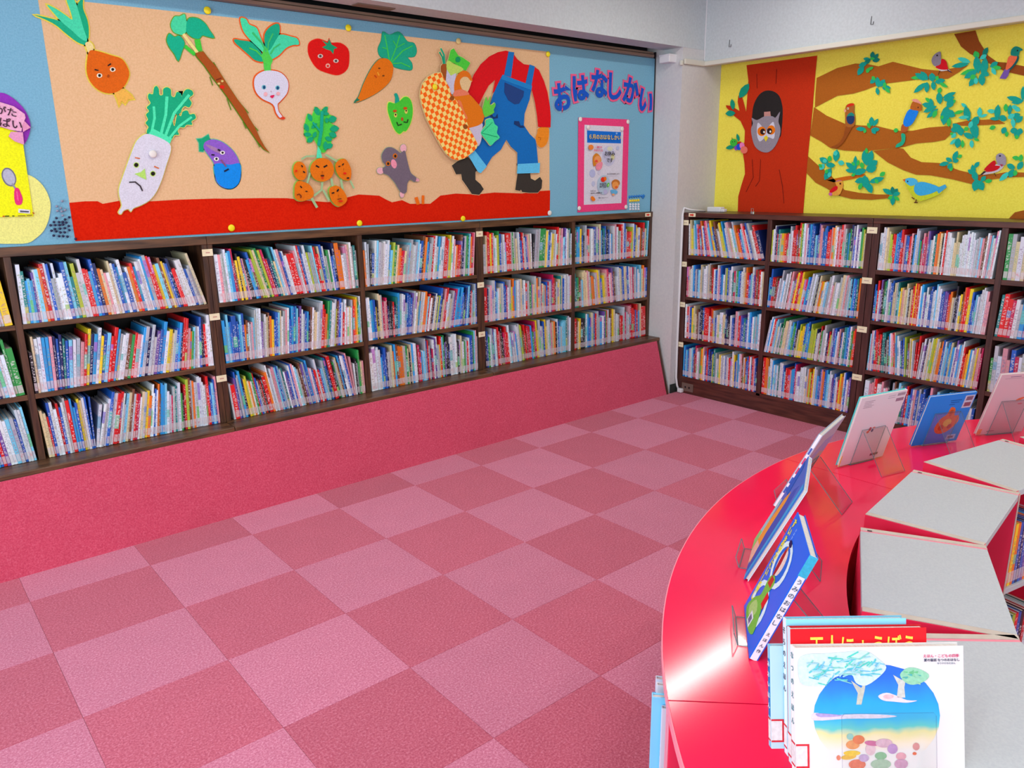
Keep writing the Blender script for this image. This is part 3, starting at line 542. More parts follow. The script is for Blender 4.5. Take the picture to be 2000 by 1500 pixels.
['branch_cutout', 'dark brown paper branch hanging from the top edge of the yellow board', 'cutout', 'B', 0.003, None, None,[
('branch','#984c14',0,"14510 26060 15730 26100 16020 25450 16640 24560 17190 24130 17690 24030 19470 23480 19550 22930 17760 23510 16690 24140 15590 24780 15010 25270"),
]],
['twig_cutout', 'thin brown paper twig between dense leaf clusters', 'cutout', 'B', 0.003, None, None,[
('twig','#b46418',0,"15100 20680 16090 20830 17630 20790 18140 20500 17170 20480 15710 20510"),
]],
['branch_cutout', 'brown paper patch at the bottom edge of the yellow board', 'cutout', 'B', 0.003, None, None,[
('branch','#a85c18',0,"19050 14770 19370 15220 20400 15510 20500 14740"),
]],
['leaf_cluster_cutout', 'dark green paper leaf cluster at the top near the red trunk', 'cutout', 'B', 0.008, 'paper leaf clusters on the tree mural', None,[
('leaf','#0c8878',0,"9400 25660 9280 25580 9230 25450 9290 25290 9400 25170 9510 25250 9570 25380 9520 25530"),
('leaf','#0c8878',0,"9790 25480 9650 25460 9550 25390 9510 25260 9530 25130 9650 25150 9770 25230 9810 25350"),
('leaf','#0c8878',0,"9940 25110 9790 25210 9640 25230 9500 25170 9440 25050 9580 24960 9740 24930 9870 24990"),
('leaf','#10a898',0,"8780 25280 8890 25160 9040 25090 9200 25090 9310 25140 9210 25250 9050 25330 8900 25330"),
('leaf','#0c8878',0,"8880 24910 9050 24880 9200 24930 9290 25050 9300 25180 9150 25210 8990 25170 8900 25060"),
('leaf','#10a898',0,"8500 24230 8710 24280 8870 24410 8920 24620 8870 24820 8670 24780 8500 24650 8450 24450"),
('leaf','#10a898',0,"8510 24810 8700 24730 8880 24740 9020 24840 9070 24980 8900 25050 8710 25050 8570 24960"),
('leaf','#38c858',0,"9150 24310 9260 24340 9320 24420 9300 24540 9240 24640 9130 24610 9060 24530 9070 24420"),
('leaf','#38c858',0,"9570 24650 9430 24690 9300 24680 9190 24600 9150 24500 9280 24460 9420 24470 9520 24540"),
('leaf','#38c858',0,"9240 25210 9340 25140 9450 25100 9560 25130 9620 25190 9530 25260 9410 25300 9310 25280"),
]],
['leaf_cluster_cutout', 'teal paper leaf cluster under the upper branch above the parrots', 'cutout', 'B', 0.008, 'paper leaf clusters on the tree mural', None,[
('leaf','#10a898',0,"9440 23610 9610 23600 9730 23650 9780 23780 9760 23920 9610 23940 9470 23880 9420 23760"),
('leaf','#38c858',0,"9510 24070 9500 23960 9550 23860 9660 23800 9770 23780 9780 23890 9730 23990 9630 24060"),
('leaf','#10a898',0,"9880 24000 9780 23850 9770 23660 9870 23440 10020 23300 10120 23440 10130 23650 10040 23850"),
('leaf','#10a898',0,"10430 23780 10250 23770 10110 23680 10070 23510 10120 23340 10290 23350 10440 23440 10480 23600"),
('leaf','#10a898',0,"10080 22810 10140 22930 10140 23080 10050 23230 9940 23330 9870 23220 9870 23060 9950 22920"),
('leaf','#10a898',0,"10890 23210 10740 23340 10570 23400 10400 23360 10300 23250 10430 23120 10620 23050 10780 23090"),
('leaf','#38c858',0,"10880 22880 10850 23020 10760 23160 10600 23270 10460 23310 10490 23170 10580 23020 10730 22920"),
('leaf','#38c858',0,"10480 23610 10380 23550 10340 23450 10370 23330 10450 23230 10530 23290 10580 23390 10550 23510"),
]],
['leaf_cluster_cutout', 'teal paper leaf cluster between the two parrots', 'cutout', 'B', 0.008, 'paper leaf clusters on the tree mural', None,[
('leaf','#10a898',0,"9760 21440 9640 21310 9600 21140 9670 20940 9810 20810 9930 20920 9970 21100 9910 21290"),
('leaf','#10a898',0,"10230 21280 10080 21230 9960 21120 9920 20950 9940 20800 10080 20850 10210 20970 10250 21120"),
('leaf','#10a898',0,"8730 20700 8900 20580 9110 20520 9320 20550 9460 20640 9310 20750 9090 20820 8890 20800"),
('leaf','#10a898',0,"10430 20590 10280 20690 10100 20730 9920 20680 9820 20570 9960 20470 10160 20430 10320 20470"),
('leaf','#38c858',0,"9540 21060 9500 20950 9530 20830 9630 20720 9740 20670 9780 20770 9750 20900 9670 21000"),
('leaf','#38c858',0,"9360 20380 9450 20410 9510 20480 9500 20580 9440 20660 9350 20630 9290 20560 9300 20470"),
('leaf','#10a898',0,"10180 20290 10200 20430 10150 20550 10020 20630 9880 20640 9860 20510 9910 20380 10030 20310"),
]],
['leaf_cluster_cutout', 'single green paper leaf near the blue parrot tail', 'cutout', 'B', 0.008, 'paper leaf clusters on the tree mural', None,[
('leaf','#38c858',0,"11530 20600 11420 20550 11370 20470 11420 20370 11530 20300 11640 20340 11690 20430 11650 20520"),
]],
['leaf_cluster_cutout', 'teal and aqua paper leaf cluster right beside the red trunk', 'cutout', 'B', 0.008, 'paper leaf clusters on the tree mural', None,[
('leaf','#10a898',0,"6180 18810 6270 18590 6440 18430 6700 18380 6910 18430 6840 18630 6650 18800 6420 18860"),
('leaf','#10a898',0,"7470 19360 7280 19200 7200 18970 7270 18700 7450 18510 7630 18660 7720 18900 7650 19150"),
('leaf','#40d4c4',0,"6280 17960 6480 17970 6610 18060 6650 18220 6600 18380 6420 18380 6270 18280 6230 18130"),
('leaf','#10a898',0,"6730 17240 7000 17350 7190 17550 7230 17840 7150 18090 6900 18000 6700 17780 6650 17510"),
('leaf','#40d4c4',0,"8130 18360 8040 18520 7910 18600 7750 18580 7630 18490 7710 18350 7850 18250 8000 18270"),
('leaf','#40d4c4',0,"7370 19290 7260 19210 7220 19110 7280 18990 7410 18910 7520 18980 7560 19090 7500 19200"),
('leaf','#40d4c4',0,"6560 18740 6480 18640 6470 18540 6560 18460 6700 18430 6780 18520 6790 18630 6710 18710"),
('leaf','#38c858',0,"6990 18950 6860 18870 6810 18760 6860 18620 6980 18520 7100 18590 7160 18710 7110 18840"),
('leaf','#38c858',0,"6170 18370 6180 18260 6240 18180 6350 18140 6460 18150 6450 18250 6390 18340 6290 18380"),
('leaf','#38c858',0,"6700 17850 6760 17730 6830 17680 6910 17720 6970 17830 6920 17940 6840 18000 6760 17960"),
('leaf','#40d4c4',0,"7060 17420 7180 17480 7240 17570 7210 17700 7130 17800 7010 17750 6950 17640 6970 17530"),
('leaf','#10a898',0,"7470 18250 7310 18400 7100 18470 6880 18430 6740 18310 6890 18170 7110 18090 7320 18120"),
]],
['leaf_cluster_cutout', 'big teal paper leaf cluster over the orange twig', 'cutout', 'B', 0.008, 'paper leaf clusters on the tree mural', None,[
('leaf','#10a898',0,"8210 18440 8310 18220 8510 18040 8780 17920 9000 17910 8910 18110 8710 18320 8460 18430"),
('leaf','#10a898',0,"8890 18890 8780 18660 8750 18370 8820 18040 8940 17820 9040 18030 9080 18340 9020 18650"),
('leaf','#10a898',0,"8250 17930 8410 17790 8610 17720 8840 17740 8990 17820 8850 17940 8630 18030 8420 18010"),
('leaf','#38c858',0,"8650 18460 8660 18350 8710 18260 8820 18210 8920 18220 8920 18310 8860 18410 8760 18460"),
('leaf','#38c858',0,"9150 18610 9060 18530 9010 18420 9030 18290 9100 18190 9190 18260 9240 18370 9220 18500"),
('leaf','#10a898',0,"9480 19240 9350 18970 9360 18660 9550 18360 9810 18180 9940 18420 9930 18750 9760 19040"),
('leaf','#10a898',0,"10040 19210 9830 19050 9720 18800 9740 18500 9880 18270 10070 18410 10200 18670 10180 18950"),
('leaf','#10a898',0,"10510 18510 10250 18570 10020 18510 9880 18310 9870 18080 10120 18020 10360 18090 10490 18270"),
('leaf','#10a898',0,"10490 18090 10240 18260 10000 18290 9810 18140 9740 17900 9970 17740 10230 17710 10410 17840"),
('leaf','#10a898',0,"8800 17680 9080 17570 9380 17560 9650 17700 9790 17900 9540 18010 9220 18020 8960 17890"),
('leaf','#38c858',0,"9370 18440 9290 18320 9290 18190 9380 18070 9510 18000 9590 18100 9600 18250 9510 18360"),
('leaf','#38c858',0,"8750 17490 8860 17460 8960 17480 9020 17560 9030 17660 8930 17690 8820 17670 8760 17600"),
('leaf','#38c858',0,"9630 19390 9570 19310 9560 19200 9610 19080 9700 19000 9760 19080 9780 19200 9730 19310"),
('leaf','#10a898',0,"9040 17090 9280 16990 9530 17000 9750 17120 9860 17300 9640 17390 9370 17400 9160 17280"),
('leaf','#10a898',0,"9710 17550 9540 17340 9510 17070 9660 16810 9900 16650 10060 16850 10090 17130 9960 17370"),
('leaf','#10a898',0,"10350 16320 10410 16550 10360 16780 10170 16980 9940 17070 9880 16860 9930 16600 10110 16420"),
('leaf','#10a898',0,"11110 17360 10830 17430 10520 17410 10230 17260 10080 17060 10340 16990 10680 17020 10940 17150"),
('leaf','#38c858',0,"11140 17740 10990 17770 10860 17730 10790 17610 10800 17470 10940 17440 11080 17490 11140 17600"),
('leaf','#38c858',0,"9410 16550 9550 16620 9630 16730 9640 16890 9580 17020 9450 16970 9350 16840 9340 16700"),
('leaf','#38c858',0,"10730 16970 10750 17080 10720 17190 10620 17270 10500 17290 10470 17190 10510 17070 10600 17000"),
]],
['leaf_cluster_cutout', 'teal paper leaf cluster at the tip of the lowest branch', 'cutout', 'B', 0.008, 'paper leaf clusters on the tree mural', None,[
('leaf','#10a898',0,"11050 16620 11170 16420 11380 16270 11630 16210 11830 16240 11720 16420 11510 16580 11270 16640"),
('leaf','#0c8878',0,"11700 16780 11610 16650 11600 16500 11680 16340 11810 16240 11890 16360 11900 16520 11830 16670"),
('leaf','#0c8878',0,"12090 16640 11940 16620 11810 16540 11760 16390 11780 16240 11930 16250 12070 16340 12120 16480"),
('leaf','#10a898',0,"12290 16350 12140 16430 11980 16420 11850 16330 11790 16210 11930 16140 12100 16140 12220 16220"),
('leaf','#10a898',0,"11860 15510 11980 15660 12010 15860 11940 16070 11810 16220 11700 16080 11660 15870 11720 15670"),
('leaf','#38c858',0,"11500 15930 11620 15900 11730 15920 11790 16010 11800 16120 11680 16160 11570 16130 11510 16050"),
('leaf','#38c858',0,"12300 15850 12260 15980 12160 16080 12020 16140 11890 16120 11930 16000 12030 15890 12170 15840"),
]],
['leaf_cluster_cutout', 'teal paper leaf cluster under the grey and red bird on the upper branch', 'cutout', 'B', 0.008, 'paper leaf clusters on the tree mural', None,[
('leaf','#38c858',0,"12140 23700 12300 23610 12500 23570 12690 23600 12810 23670 12660 23760 12450 23800 12270 23780"),
('leaf','#10a898',0,"12390 23970 12490 23750 12680 23580 12930 23470 13140 23480 13040 23670 12840 23860 12610 23960"),
('leaf','#10a898',0,"12730 24040 12750 23830 12870 23640 13070 23510 13270 23460 13240 23650 13120 23850 12940 23990"),
('leaf','#10a898',0,"13450 23890 13310 23770 13280 23620 13380 23450 13560 23330 13690 23440 13730 23610 13630 23760"),
('leaf','#10a898',0,"12440 22750 12690 22780 12920 22900 13100 23110 13160 23320 12930 23290 12680 23170 12510 22970"),
('leaf','#10a898',0,"13270 22690 13380 22820 13410 23010 13340 23220 13210 23360 13110 23240 13080 23050 13140 22850"),
('leaf','#10a898',0,"13710 22800 13800 22920 13810 23080 13730 23250 13590 23370 13510 23260 13490 23090 13570 22930"),
('leaf','#10a898',0,"14330 23360 14150 23470 13960 23500 13790 23420 13710 23290 13870 23180 14080 23150 14230 23220"),
('leaf','#38c858',0,"14550 22900 14460 23040 14320 23160 14150 23230 14010 23230 14090 23100 14230 22970 14400 22910"),
('leaf','#38c858',0,"13850 23670 13760 23640 13710 23570 13730 23480 13800 23390 13890 23420 13940 23490 13920 23580"),
]],
['leaf_cluster_cutout', 'large green and aqua leaf cluster under the dark hanging branch', 'cutout', 'B', 0.008, 'paper leaf clusters on the tree mural', None,[
('leaf','#10a898',0,"14600 24140 14860 24040 15170 24010 15460 24080 15630 24200 15400 24290 15080 24320 14800 24260"),
('leaf','#40d4c4',0,"14910 24600 15060 24430 15280 24290 15530 24240 15700 24260 15570 24430 15340 24570 15100 24630"),
('leaf','#38c858',0,"15880 24900 15810 24760 15820 24620 15940 24500 16100 24440 16170 24560 16160 24710 16050 24830"),
('leaf','#0c8878',0,"16590 25020 16440 24980 16340 24860 16330 24680 16380 24520 16520 24570 16620 24690 16640 24850"),
('leaf','#40d4c4',0,"16590 24600 16450 24640 16330 24620 16250 24520 16230 24390 16360 24360 16500 24380 16570 24470"),
('leaf','#10a898',0,"15990 24610 15890 24370 15890 24080 16040 23760 16250 23550 16350 23770 16340 24080 16210 24380"),
('leaf','#10a898',0,"16550 24460 16380 24260 16320 23970 16390 23620 16540 23360 16700 23550 16770 23860 16710 24180"),
('leaf','#38c858',0,"15190 23600 15430 23560 15700 23580 15940 23690 16070 23830 15860 23870 15580 23850 15350 23740"),
('leaf','#10a898',0,"15460 23360 15710 23320 15950 23380 16130 23550 16200 23740 15980 23790 15720 23730 15540 23580"),
('leaf','#10a898',0,"15820 22840 16010 22890 16150 23020 16200 23240 16160 23430 15990 23390 15840 23250 15780 23050"),
('leaf','#38c858',0,"15830 23290 15970 23230 16080 23250 16130 23350 16120 23470 15990 23530 15870 23520 15820 23430"),
('leaf','#40d4c4',0,"16210 22920 16290 23010 16310 23120 16250 23260 16150 23350 16080 23270 16050 23150 16100 23020"),
('leaf','#10a898',0,"16580 22810 16700 22970 16710 23180 16610 23400 16440 23560 16330 23410 16300 23190 16400 22980"),
('leaf','#10a898',0,"16900 23380 16830 23540 16700 23660 16540 23690 16410 23640 16470 23490 16610 23360 16760 23330"),
('leaf','#10a898',0,"17290 24100 17130 24150 16990 24110 16900 23990 16880 23850 17030 23810 17180 23840 17270 23950"),
('leaf','#38c858',0,"17530 23740 17410 23850 17250 23910 17100 23880 17000 23810 17120 23710 17280 23650 17430 23660"),
('leaf','#40d4c4',0,"17270 23370 17280 23510 17220 23650 17110 23760 16980 23820 16970 23690 17020 23540 17130 23430"),
]],
['leaf_cluster_cutout', 'dense teal paper leaf cluster behind the head of the blue parrot', 'cutout', 'B', 0.008, 'paper leaf clusters on the tree mural', None,[
('leaf','#38c858',0,"14090 22950 13970 22910 13920 22820 13940 22690 14030 22580 14130 22630 14190 22720 14170 22840"),
('leaf','#10a898',0,"14020 22670 13910 22500 13900 22280 14020 22050 14190 21910 14290 22060 14300 22290 14200 22500"),
('leaf','#10a898',0,"15070 22570 14850 22600 14610 22560 14400 22430 14290 22280 14500 22250 14750 22300 14950 22410"),
('leaf','#10a898',0,"15030 22280 14840 22380 14630 22400 14440 22300 14350 22160 14530 22060 14760 22040 14930 22130"),
('leaf','#38c858',0,"13220 22390 13270 22250 13370 22130 13520 22050 13650 22030 13610 22160 13500 22290 13360 22370"),
('leaf','#10a898',0,"13550 22330 13500 22170 13520 21970 13630 21770 13770 21640 13820 21790 13790 22000 13700 22190"),
('leaf','#10a898',0,"13060 22010 13230 21830 13460 21720 13720 21710 13890 21780 13740 21950 13500 22070 13260 22090"),
('leaf','#10a898',0,"13200 21490 13440 21450 13700 21510 13910 21650 14010 21820 13790 21860 13520 21810 13320 21670"),
('leaf','#10a898',0,"13460 21120 13680 21150 13890 21270 14060 21470 14120 21650 13920 21620 13690 21500 13530 21320"),
('leaf','#38c858',0,"13860 21090 13990 21150 14080 21270 14090 21430 14030 21570 13900 21520 13810 21400 13800 21250"),
('leaf','#38c858',0,"15120 22110 15010 22130 14920 22100 14880 22010 14890 21910 14990 21890 15090 21920 15130 22000"),
('leaf','#10a898',0,"14950 22170 14750 22150 14620 22050 14600 21860 14680 21660 14870 21670 15020 21780 15040 21960"),
('leaf','#10a898',0,"14560 20610 14790 20810 14900 21120 14840 21500 14660 21790 14440 21610 14320 21280 14370 20930"),
('leaf','#10a898',0,"15220 21100 15150 21330 15010 21490 14790 21540 14600 21480 14660 21270 14810 21090 15020 21040"),
('leaf','#38c858',0,"14910 20480 15000 20590 15030 20730 14980 20900 14880 21010 14790 20920 14760 20770 14800 20610"),
('leaf','#38c858',0,"14320 21170 14320 21060 14350 20990 14430 20980 14520 21020 14530 21120 14490 21200 14420 21210"),
('leaf','#38c858',0,"15710 21400 15550 21450 15370 21450 15210 21370 15120 21270 15270 21220 15460 21230 15610 21300"),
]],
['leaf_cluster_cutout', 'teal paper leaf cluster crossing the thin brown twig', 'cutout', 'B', 0.008, 'paper leaf clusters on the tree mural', None,[
('leaf','#40d4c4',0,"15460 21880 15510 21750 15600 21650 15730 21580 15850 21580 15810 21700 15710 21810 15590 21870"),
('leaf','#10a898',0,"15730 21710 15660 21470 15690 21190 15860 20920 16060 20750 16130 20960 16100 21260 15950 21520"),
('leaf','#40d4c4',0,"15400 21010 15560 20930 15740 20900 15930 20940 16040 21020 15890 21100 15690 21130 15520 21090"),
('leaf','#10a898',0,"16580 21030 16360 20990 16220 20850 16200 20620 16290 20410 16490 20440 16650 20590 16670 20800"),
('leaf','#40d4c4',0,"16590 21570 16500 21440 16470 21270 16540 21090 16660 20950 16750 21070 16770 21250 16710 21420"),
('leaf','#40d4c4',0,"17090 21110 16960 21140 16840 21130 16730 21060 16680 20970 16790 20930 16930 20950 17030 21010"),
('leaf','#10a898',0,"16650 19630 16740 19930 16690 20290 16490 20640 16240 20860 16150 20580 16200 20200 16380 19870"),
('leaf','#40d4c4',0,"16140 20330 16260 20390 16330 20490 16320 20640 16260 20760 16150 20720 16070 20610 16070 20470"),
]],
['leaf_cluster_cutout', 'aqua and teal leaf cluster past the end of the thin twig', 'cutout', 'B', 0.008, 'paper leaf clusters on the tree mural', None,[
('leaf','#40d4c4',0,"17030 21310 17150 21200 17290 21140 17430 21160 17530 21230 17430 21340 17280 21400 17140 21390"),
('leaf','#10a898',0,"17610 21650 17480 21470 17440 21220 17520 20940 17650 20730 17770 20900 17810 21160 17750 21430"),
('leaf','#38c858',0,"18030 21660 17950 21560 17930 21430 17990 21280 18080 21180 18160 21270 18180 21410 18130 21540"),
('leaf','#10a898',0,"18290 21600 18200 21480 18170 21310 18210 21110 18300 20970 18380 21080 18420 21260 18380 21440"),
('leaf','#10a898',0,"17240 20850 17370 20760 17540 20710 17710 20720 17820 20780 17690 20870 17520 20920 17360 20910"),
('leaf','#10a898',0,"18200 20700 18150 20870 18040 20990 17890 21010 17760 20950 17800 20790 17920 20660 18060 20630"),
('leaf','#40d4c4',0,"18360 21500 18410 21380 18500 21300 18620 21300 18710 21340 18660 21460 18560 21540 18450 21550"),
('leaf','#40d4c4',0,"18510 21410 18560 21270 18640 21170 18770 21140 18880 21180 18840 21310 18750 21420 18630 21450"),
('leaf','#10a898',0,"18900 21000 18750 21080 18610 21080 18530 20970 18520 20810 18670 20730 18810 20730 18890 20830"),
('leaf','#10a898',0,"19070 20860 18900 20880 18770 20830 18700 20680 18710 20520 18860 20500 19010 20550 19070 20690"),
('leaf','#40d4c4',0,"18270 20780 18410 20740 18530 20770 18600 20880 18610 21010 18470 21060 18340 21030 18270 20930"),
('leaf','#40d4c4',0,"18610 20310 18680 20410 18700 20540 18640 20690 18540 20800 18470 20700 18450 20560 18510 20420"),
]],
['leaf_cluster_cutout', 'dark teal paper leaf sprig cut by the right edge, below the teal headed bird', 'cutout', 'B', 0.008, 'paper leaf clusters on the tree mural', None,[
('leaf','#10a898',0,"18830 22600 18760 22420 18760 22190 18820 21920 18930 21740 18990 21910 19000 22160 18940 22400"),
('leaf','#10a898',0,"18020 22040 18220 21850 18470 21710 18750 21670 18950 21710 18780 21890 18510 22040 18240 22080"),
('leaf','#10a898',0,"18330 21680 18510 21590 18700 21570 18880 21640 18980 21760 18820 21850 18610 21870 18440 21810"),
]],
['leaf_cluster_cutout', 'teal and aqua leaf cluster at the end of the middle branch', 'cutout', 'B', 0.008, 'paper leaf clusters on the tree mural', None,[
('leaf','#10a898',0,"15030 20290 15170 20150 15320 20100 15460 20160 15520 20300 15400 20440 15240 20500 15110 20440"),
('leaf','#10a898',0,"15110 20680 15150 20430 15290 20210 15530 20080 15760 20060 15730 20300 15580 20530 15360 20660"),
('leaf','#10a898',0,"15560 20450 15450 20310 15430 20140 15550 19990 15730 19900 15830 20030 15850 20200 15750 20350"),
('leaf','#40d4c4',0,"15140 19800 15270 19790 15370 19830 15410 19950 15390 20070 15270 20090 15160 20040 15120 19940"),
('leaf','#38c858',0,"15020 20040 15090 19980 15160 19960 15210 20000 15230 20070 15170 20130 15090 20150 15050 20110"),
('leaf','#40d4c4',0,"15100 19400 15250 19400 15390 19470 15490 19600 15510 19730 15380 19730 15230 19660 15140 19540"),
('leaf','#10a898',0,"15570 19150 15710 19260 15770 19430 15710 19630 15580 19780 15440 19680 15370 19500 15430 19320"),
('leaf','#38c858',0,"15900 19140 15970 19250 15980 19390 15920 19540 15830 19650 15770 19550 15760 19400 15810 19250"),
('leaf','#10a898',0,"16480 19710 16380 19900 16220 20040 16010 20090 15840 20050 15930 19870 16110 19720 16300 19670"),
('leaf','#40d4c4',0,"16460 19120 16530 19230 16540 19380 16470 19530 16360 19620 16290 19520 16280 19370 16340 19230"),
('leaf','#38c858',0,"16820 19570 16750 19660 16670 19720 16560 19720 16490 19680 16550 19600 16640 19540 16740 19530"),
('leaf','#38c858',0,"15890 20430 15840 20320 15850 20230 15940 20180 16050 20170 16110 20270 16100 20370 16020 20420"),
]],
['leaf_cluster_cutout', 'round teal leaf cluster hanging below the thin twig tip', 'cutout', 'B', 0.008, 'paper leaf clusters on the tree mural', None,[
('leaf','#10a898',0,"18060 19910 18200 19930 18290 20010 18280 20150 18210 20290 18070 20280 17980 20190 17980 20060"),
('leaf','#38c858',0,"18320 19700 18390 19760 18420 19850 18380 19960 18310 20040 18240 19990 18210 19890 18240 19790"),
('leaf','#10a898',0,"18480 20030 18610 19900 18740 19870 18840 19950 18880 20090 18760 20200 18620 20250 18530 20180"),
('leaf','#10a898',0,"19190 19940 19130 20100 19040 20180 18930 20150 18850 20050 18900 19900 19000 19810 19100 19840"),
('leaf','#10a898',0,"18930 19590 19020 19690 19040 19810 18960 19940 18830 20020 18750 19930 18720 19800 18790 19680"),
('leaf','#38c858',0,"18920 19540 18990 19600 19010 19680 18950 19760 18860 19810 18790 19750 18770 19670 18820 19600"),
('leaf','#38c858',0,"17310 20240 17430 20170 17540 20170 17620 20240 17650 20350 17540 20420 17420 20430 17350 20360"),
('leaf','#40d4c4',0,"18550 20760 18490 20630 18480 20470 18560 20310 18660 20200 18720 20310 18730 20480 18660 20630"),
]],
['leaf_cluster_cutout', 'small teal leaf cluster on the lower curved branch', 'cutout', 'B', 0.008, 'paper leaf clusters on the tree mural', None,[
('leaf','#10a898',0,"15610 18990 15460 18910 15360 18770 15340 18570 15400 18400 15550 18470 15660 18620 15670 18810"),
('leaf','#38c858',0,"15910 18720 15810 18760 15720 18740 15670 18660 15670 18560 15770 18530 15860 18540 15910 18620"),
('leaf','#10a898',0,"14960 18570 15000 18430 15100 18330 15240 18300 15360 18330 15320 18460 15210 18570 15080 18600"),
('leaf','#10a898',0,"14590 18130 14760 18060 14940 18060 15110 18140 15200 18260 15050 18330 14850 18340 14690 18260"),
('leaf','#10a898',0,"15760 18410 15650 18490 15530 18510 15440 18440 15400 18330 15510 18250 15630 18240 15720 18300"),
('leaf','#38c858',0,"15370 17720 15460 17810 15480 17930 15420 18060 15320 18150 15240 18070 15210 17940 15260 17820"),
('leaf','#10a898',0,"15160 17900 15300 17900 15390 17970 15410 18100 15370 18220 15250 18220 15150 18150 15120 18030"),
]],
['leaf_cluster_cutout', 'upright teal leaf cluster beside the tail of the grey robin', 'cutout', 'B', 0.008, 'paper leaf clusters on the tree mural', None,[
('leaf','#10a898',0,"16980 18280 16840 18260 16740 18190 16700 18050 16730 17910 16850 17920 16960 18010 17000 18130"),
('leaf','#10a898',0,"16590 18120 16530 17960 16540 17780 16650 17600 16790 17490 16850 17640 16830 17840 16740 18000"),
('leaf','#10a898',0,"16370 17800 16410 17670 16500 17560 16630 17520 16750 17550 16710 17670 16620 17790 16500 17830"),
('leaf','#10a898',0,"16960 17110 17040 17290 17010 17480 16880 17650 16710 17740 16640 17580 16660 17370 16780 17210"),
('leaf','#10a898',0,"16910 16480 17100 16600 17200 16790 17150 17040 17020 17240 16840 17130 16730 16930 16770 16700"),
('leaf','#10a898',0,"17440 16530 17490 16740 17440 16950 17270 17100 17060 17150 17010 16960 17060 16730 17220 16590"),
('leaf','#10a898',0,"17480 17400 17350 17400 17250 17340 17210 17210 17230 17080 17350 17080 17460 17140 17500 17260"),
('leaf','#38c858',0,"17880 17130 17760 17220 17640 17240 17520 17190 17450 17090 17560 17000 17700 16970 17810 17020"),
]],
['leaf_cluster_cutout', 'green and aqua leaf cluster in front of the grey robin', 'cutout', 'B', 0.008, 'paper leaf clusters on the tree mural', None,[
('leaf','#40d4c4',0,"18270 17100 18460 17140 18630 17250 18740 17450 18770 17630 18590 17610 18410 17490 18300 17310"),
('leaf','#10a898',0,"18570 18080 18630 17910 18750 17800 18910 17780 19040 17840 18980 17990 18850 18110 18710 18140"),
('leaf','#10a898',0,"18790 17300 18960 17340 19060 17450 19070 17620 19000 17790 18840 17760 18720 17650 18710 17490"),
('leaf','#38c858',0,"19080 17380 19170 17440 19220 17530 19180 17650 19100 17750 19020 17690 18970 17600 19000 17480"),
('leaf','#38c858',0,"18800 18500 18900 18380 19020 18320 19160 18330 19260 18400 19170 18500 19030 18580 18900 18570"),
('leaf','#38c858',0,"19280 18660 19190 18580 19160 18460 19210 18320 19300 18220 19380 18300 19410 18430 19370 18560"),
('leaf','#10a898',0,"19420 18240 19270 18210 19160 18100 19140 17920 19200 17760 19340 17790 19460 17900 19480 18060"),
]],
['bird_cutout', 'grey and red paper bird looking up on the upper branch', 'cutout', 'B', 0.012, 'paper birds on the tree mural', None,[
('leg','#201818',0,"13920 23980 13870 23720 13900 23710 13950 23970"),
('belly','#d8d0d0',1,"13490 24430 13710 24160 14030 23920 14440 23920 14670 23770 14390 24050 13950 24220"),
('head','#908898',1,"13350 24650 13450 24930 13640 25070 13840 25100 13920 24750 13940 24340 13700 24260 13500 24340"),
('tail','#402848',0,"14370 24030 14720 23760 14620 23780 14420 23910"),
('wing','#d80c20',1,"13980 24660 14250 24510 14390 24170 14440 23990 14140 24000 13800 24100 13650 24240 13940 24340"),
('eye','#201818',1,"13720 24890 13720 24860 13690 24850 13670 24850 13640 24870 13630 24910 13630 24940 13650 24950 13680 24950 13710 24930"),
]],
['bird_cutout', 'grey headed robin with two red wings on the lower branch', 'cutout', 'B', 0.012, 'paper birds on the tree mural', None,[
('leg','#201818',0,"17910 17590 18050 17380 18070 17390 17930 17610"),
('belly','#d0c8d0',1,"17300 17490 17440 17630 17770 18080 18270 18070 18410 17940 18140 17660 17650 17530"),
('head','#a098a8',1,"17910 18600 18070 18760 18260 18730 18440 18550 18520 18260 18470 18040 18160 18030 17980 18260"),
('wing','#d01020',1,"17330 17780 17570 18120 17850 18340 17950 18070 17620 17770"),
('wing','#d01020',1,"17420 17690 17780 18000 18210 17990 18090 17780 17750 17670"),
('tail','#302838',0,"17100 17420 17350 17720 17480 17670 17300 17510"),
('eye','#202050',1,"18190 18600 18190 18580 18160 18560 18120 18560 18090 18580 18070 18610 18080 18630 18110 18650 18150 18650 18180 18630"),
('bib','#b03050',0,"18190 18110 18380 18080 18330 17940"),
]],
['bird_cutout', 'brown parrot with a red cap and a navy chest on the middle branch', 'cutout', 'B', 0.012, 'paper birds on the tree mural', None,[
('tail','#9c5018',1,"8000 20910 8450 20890 8230 20370 7880 19780 7410 19450 6990 19530 7530 19750 7890 20250"),
('body','#b06828',1,"7840 22140 7940 22350 8220 22430 8450 22350 8500 21860 8610 21470 8590 20880 8010 20910 7880 21520"),
('cap','#e03010',1,"7920 22220 8120 22420 8440 22380 8400 22270"),
('collar','#209080',1,"8030 21640 8280 21820 8510 21690 8530 21550 8100 21510"),
('chest','#203c70',1,"8010 21550 8530 21550 8560 21190 8360 21020 8100 21160"),
('beak','#f0b090',1,"7920 21960 7910 21900 7880 21870 7830 21870 7790 21910 7770 21970 7780 22020 7820 22060 7860 22050 7900 22010"),
('eye','#f0e0c0',1,"8110 22090 8110 22040 8070 22020 8030 22020 7990 22050 7980 22100 7990 22140 8020 22170 8060 22160 8100 22130"),
('pupil','#201818',1,"8070 22080 8070 22060 8050 22050 8030 22060 8020 22080 8030 22110 8040 22120 8060 22100"),
]],
['bird_cutout', 'blue bodied parrot with a pink crest and a green tail', 'cutout', 'B', 0.012, 'paper birds on the tree mural', None,[
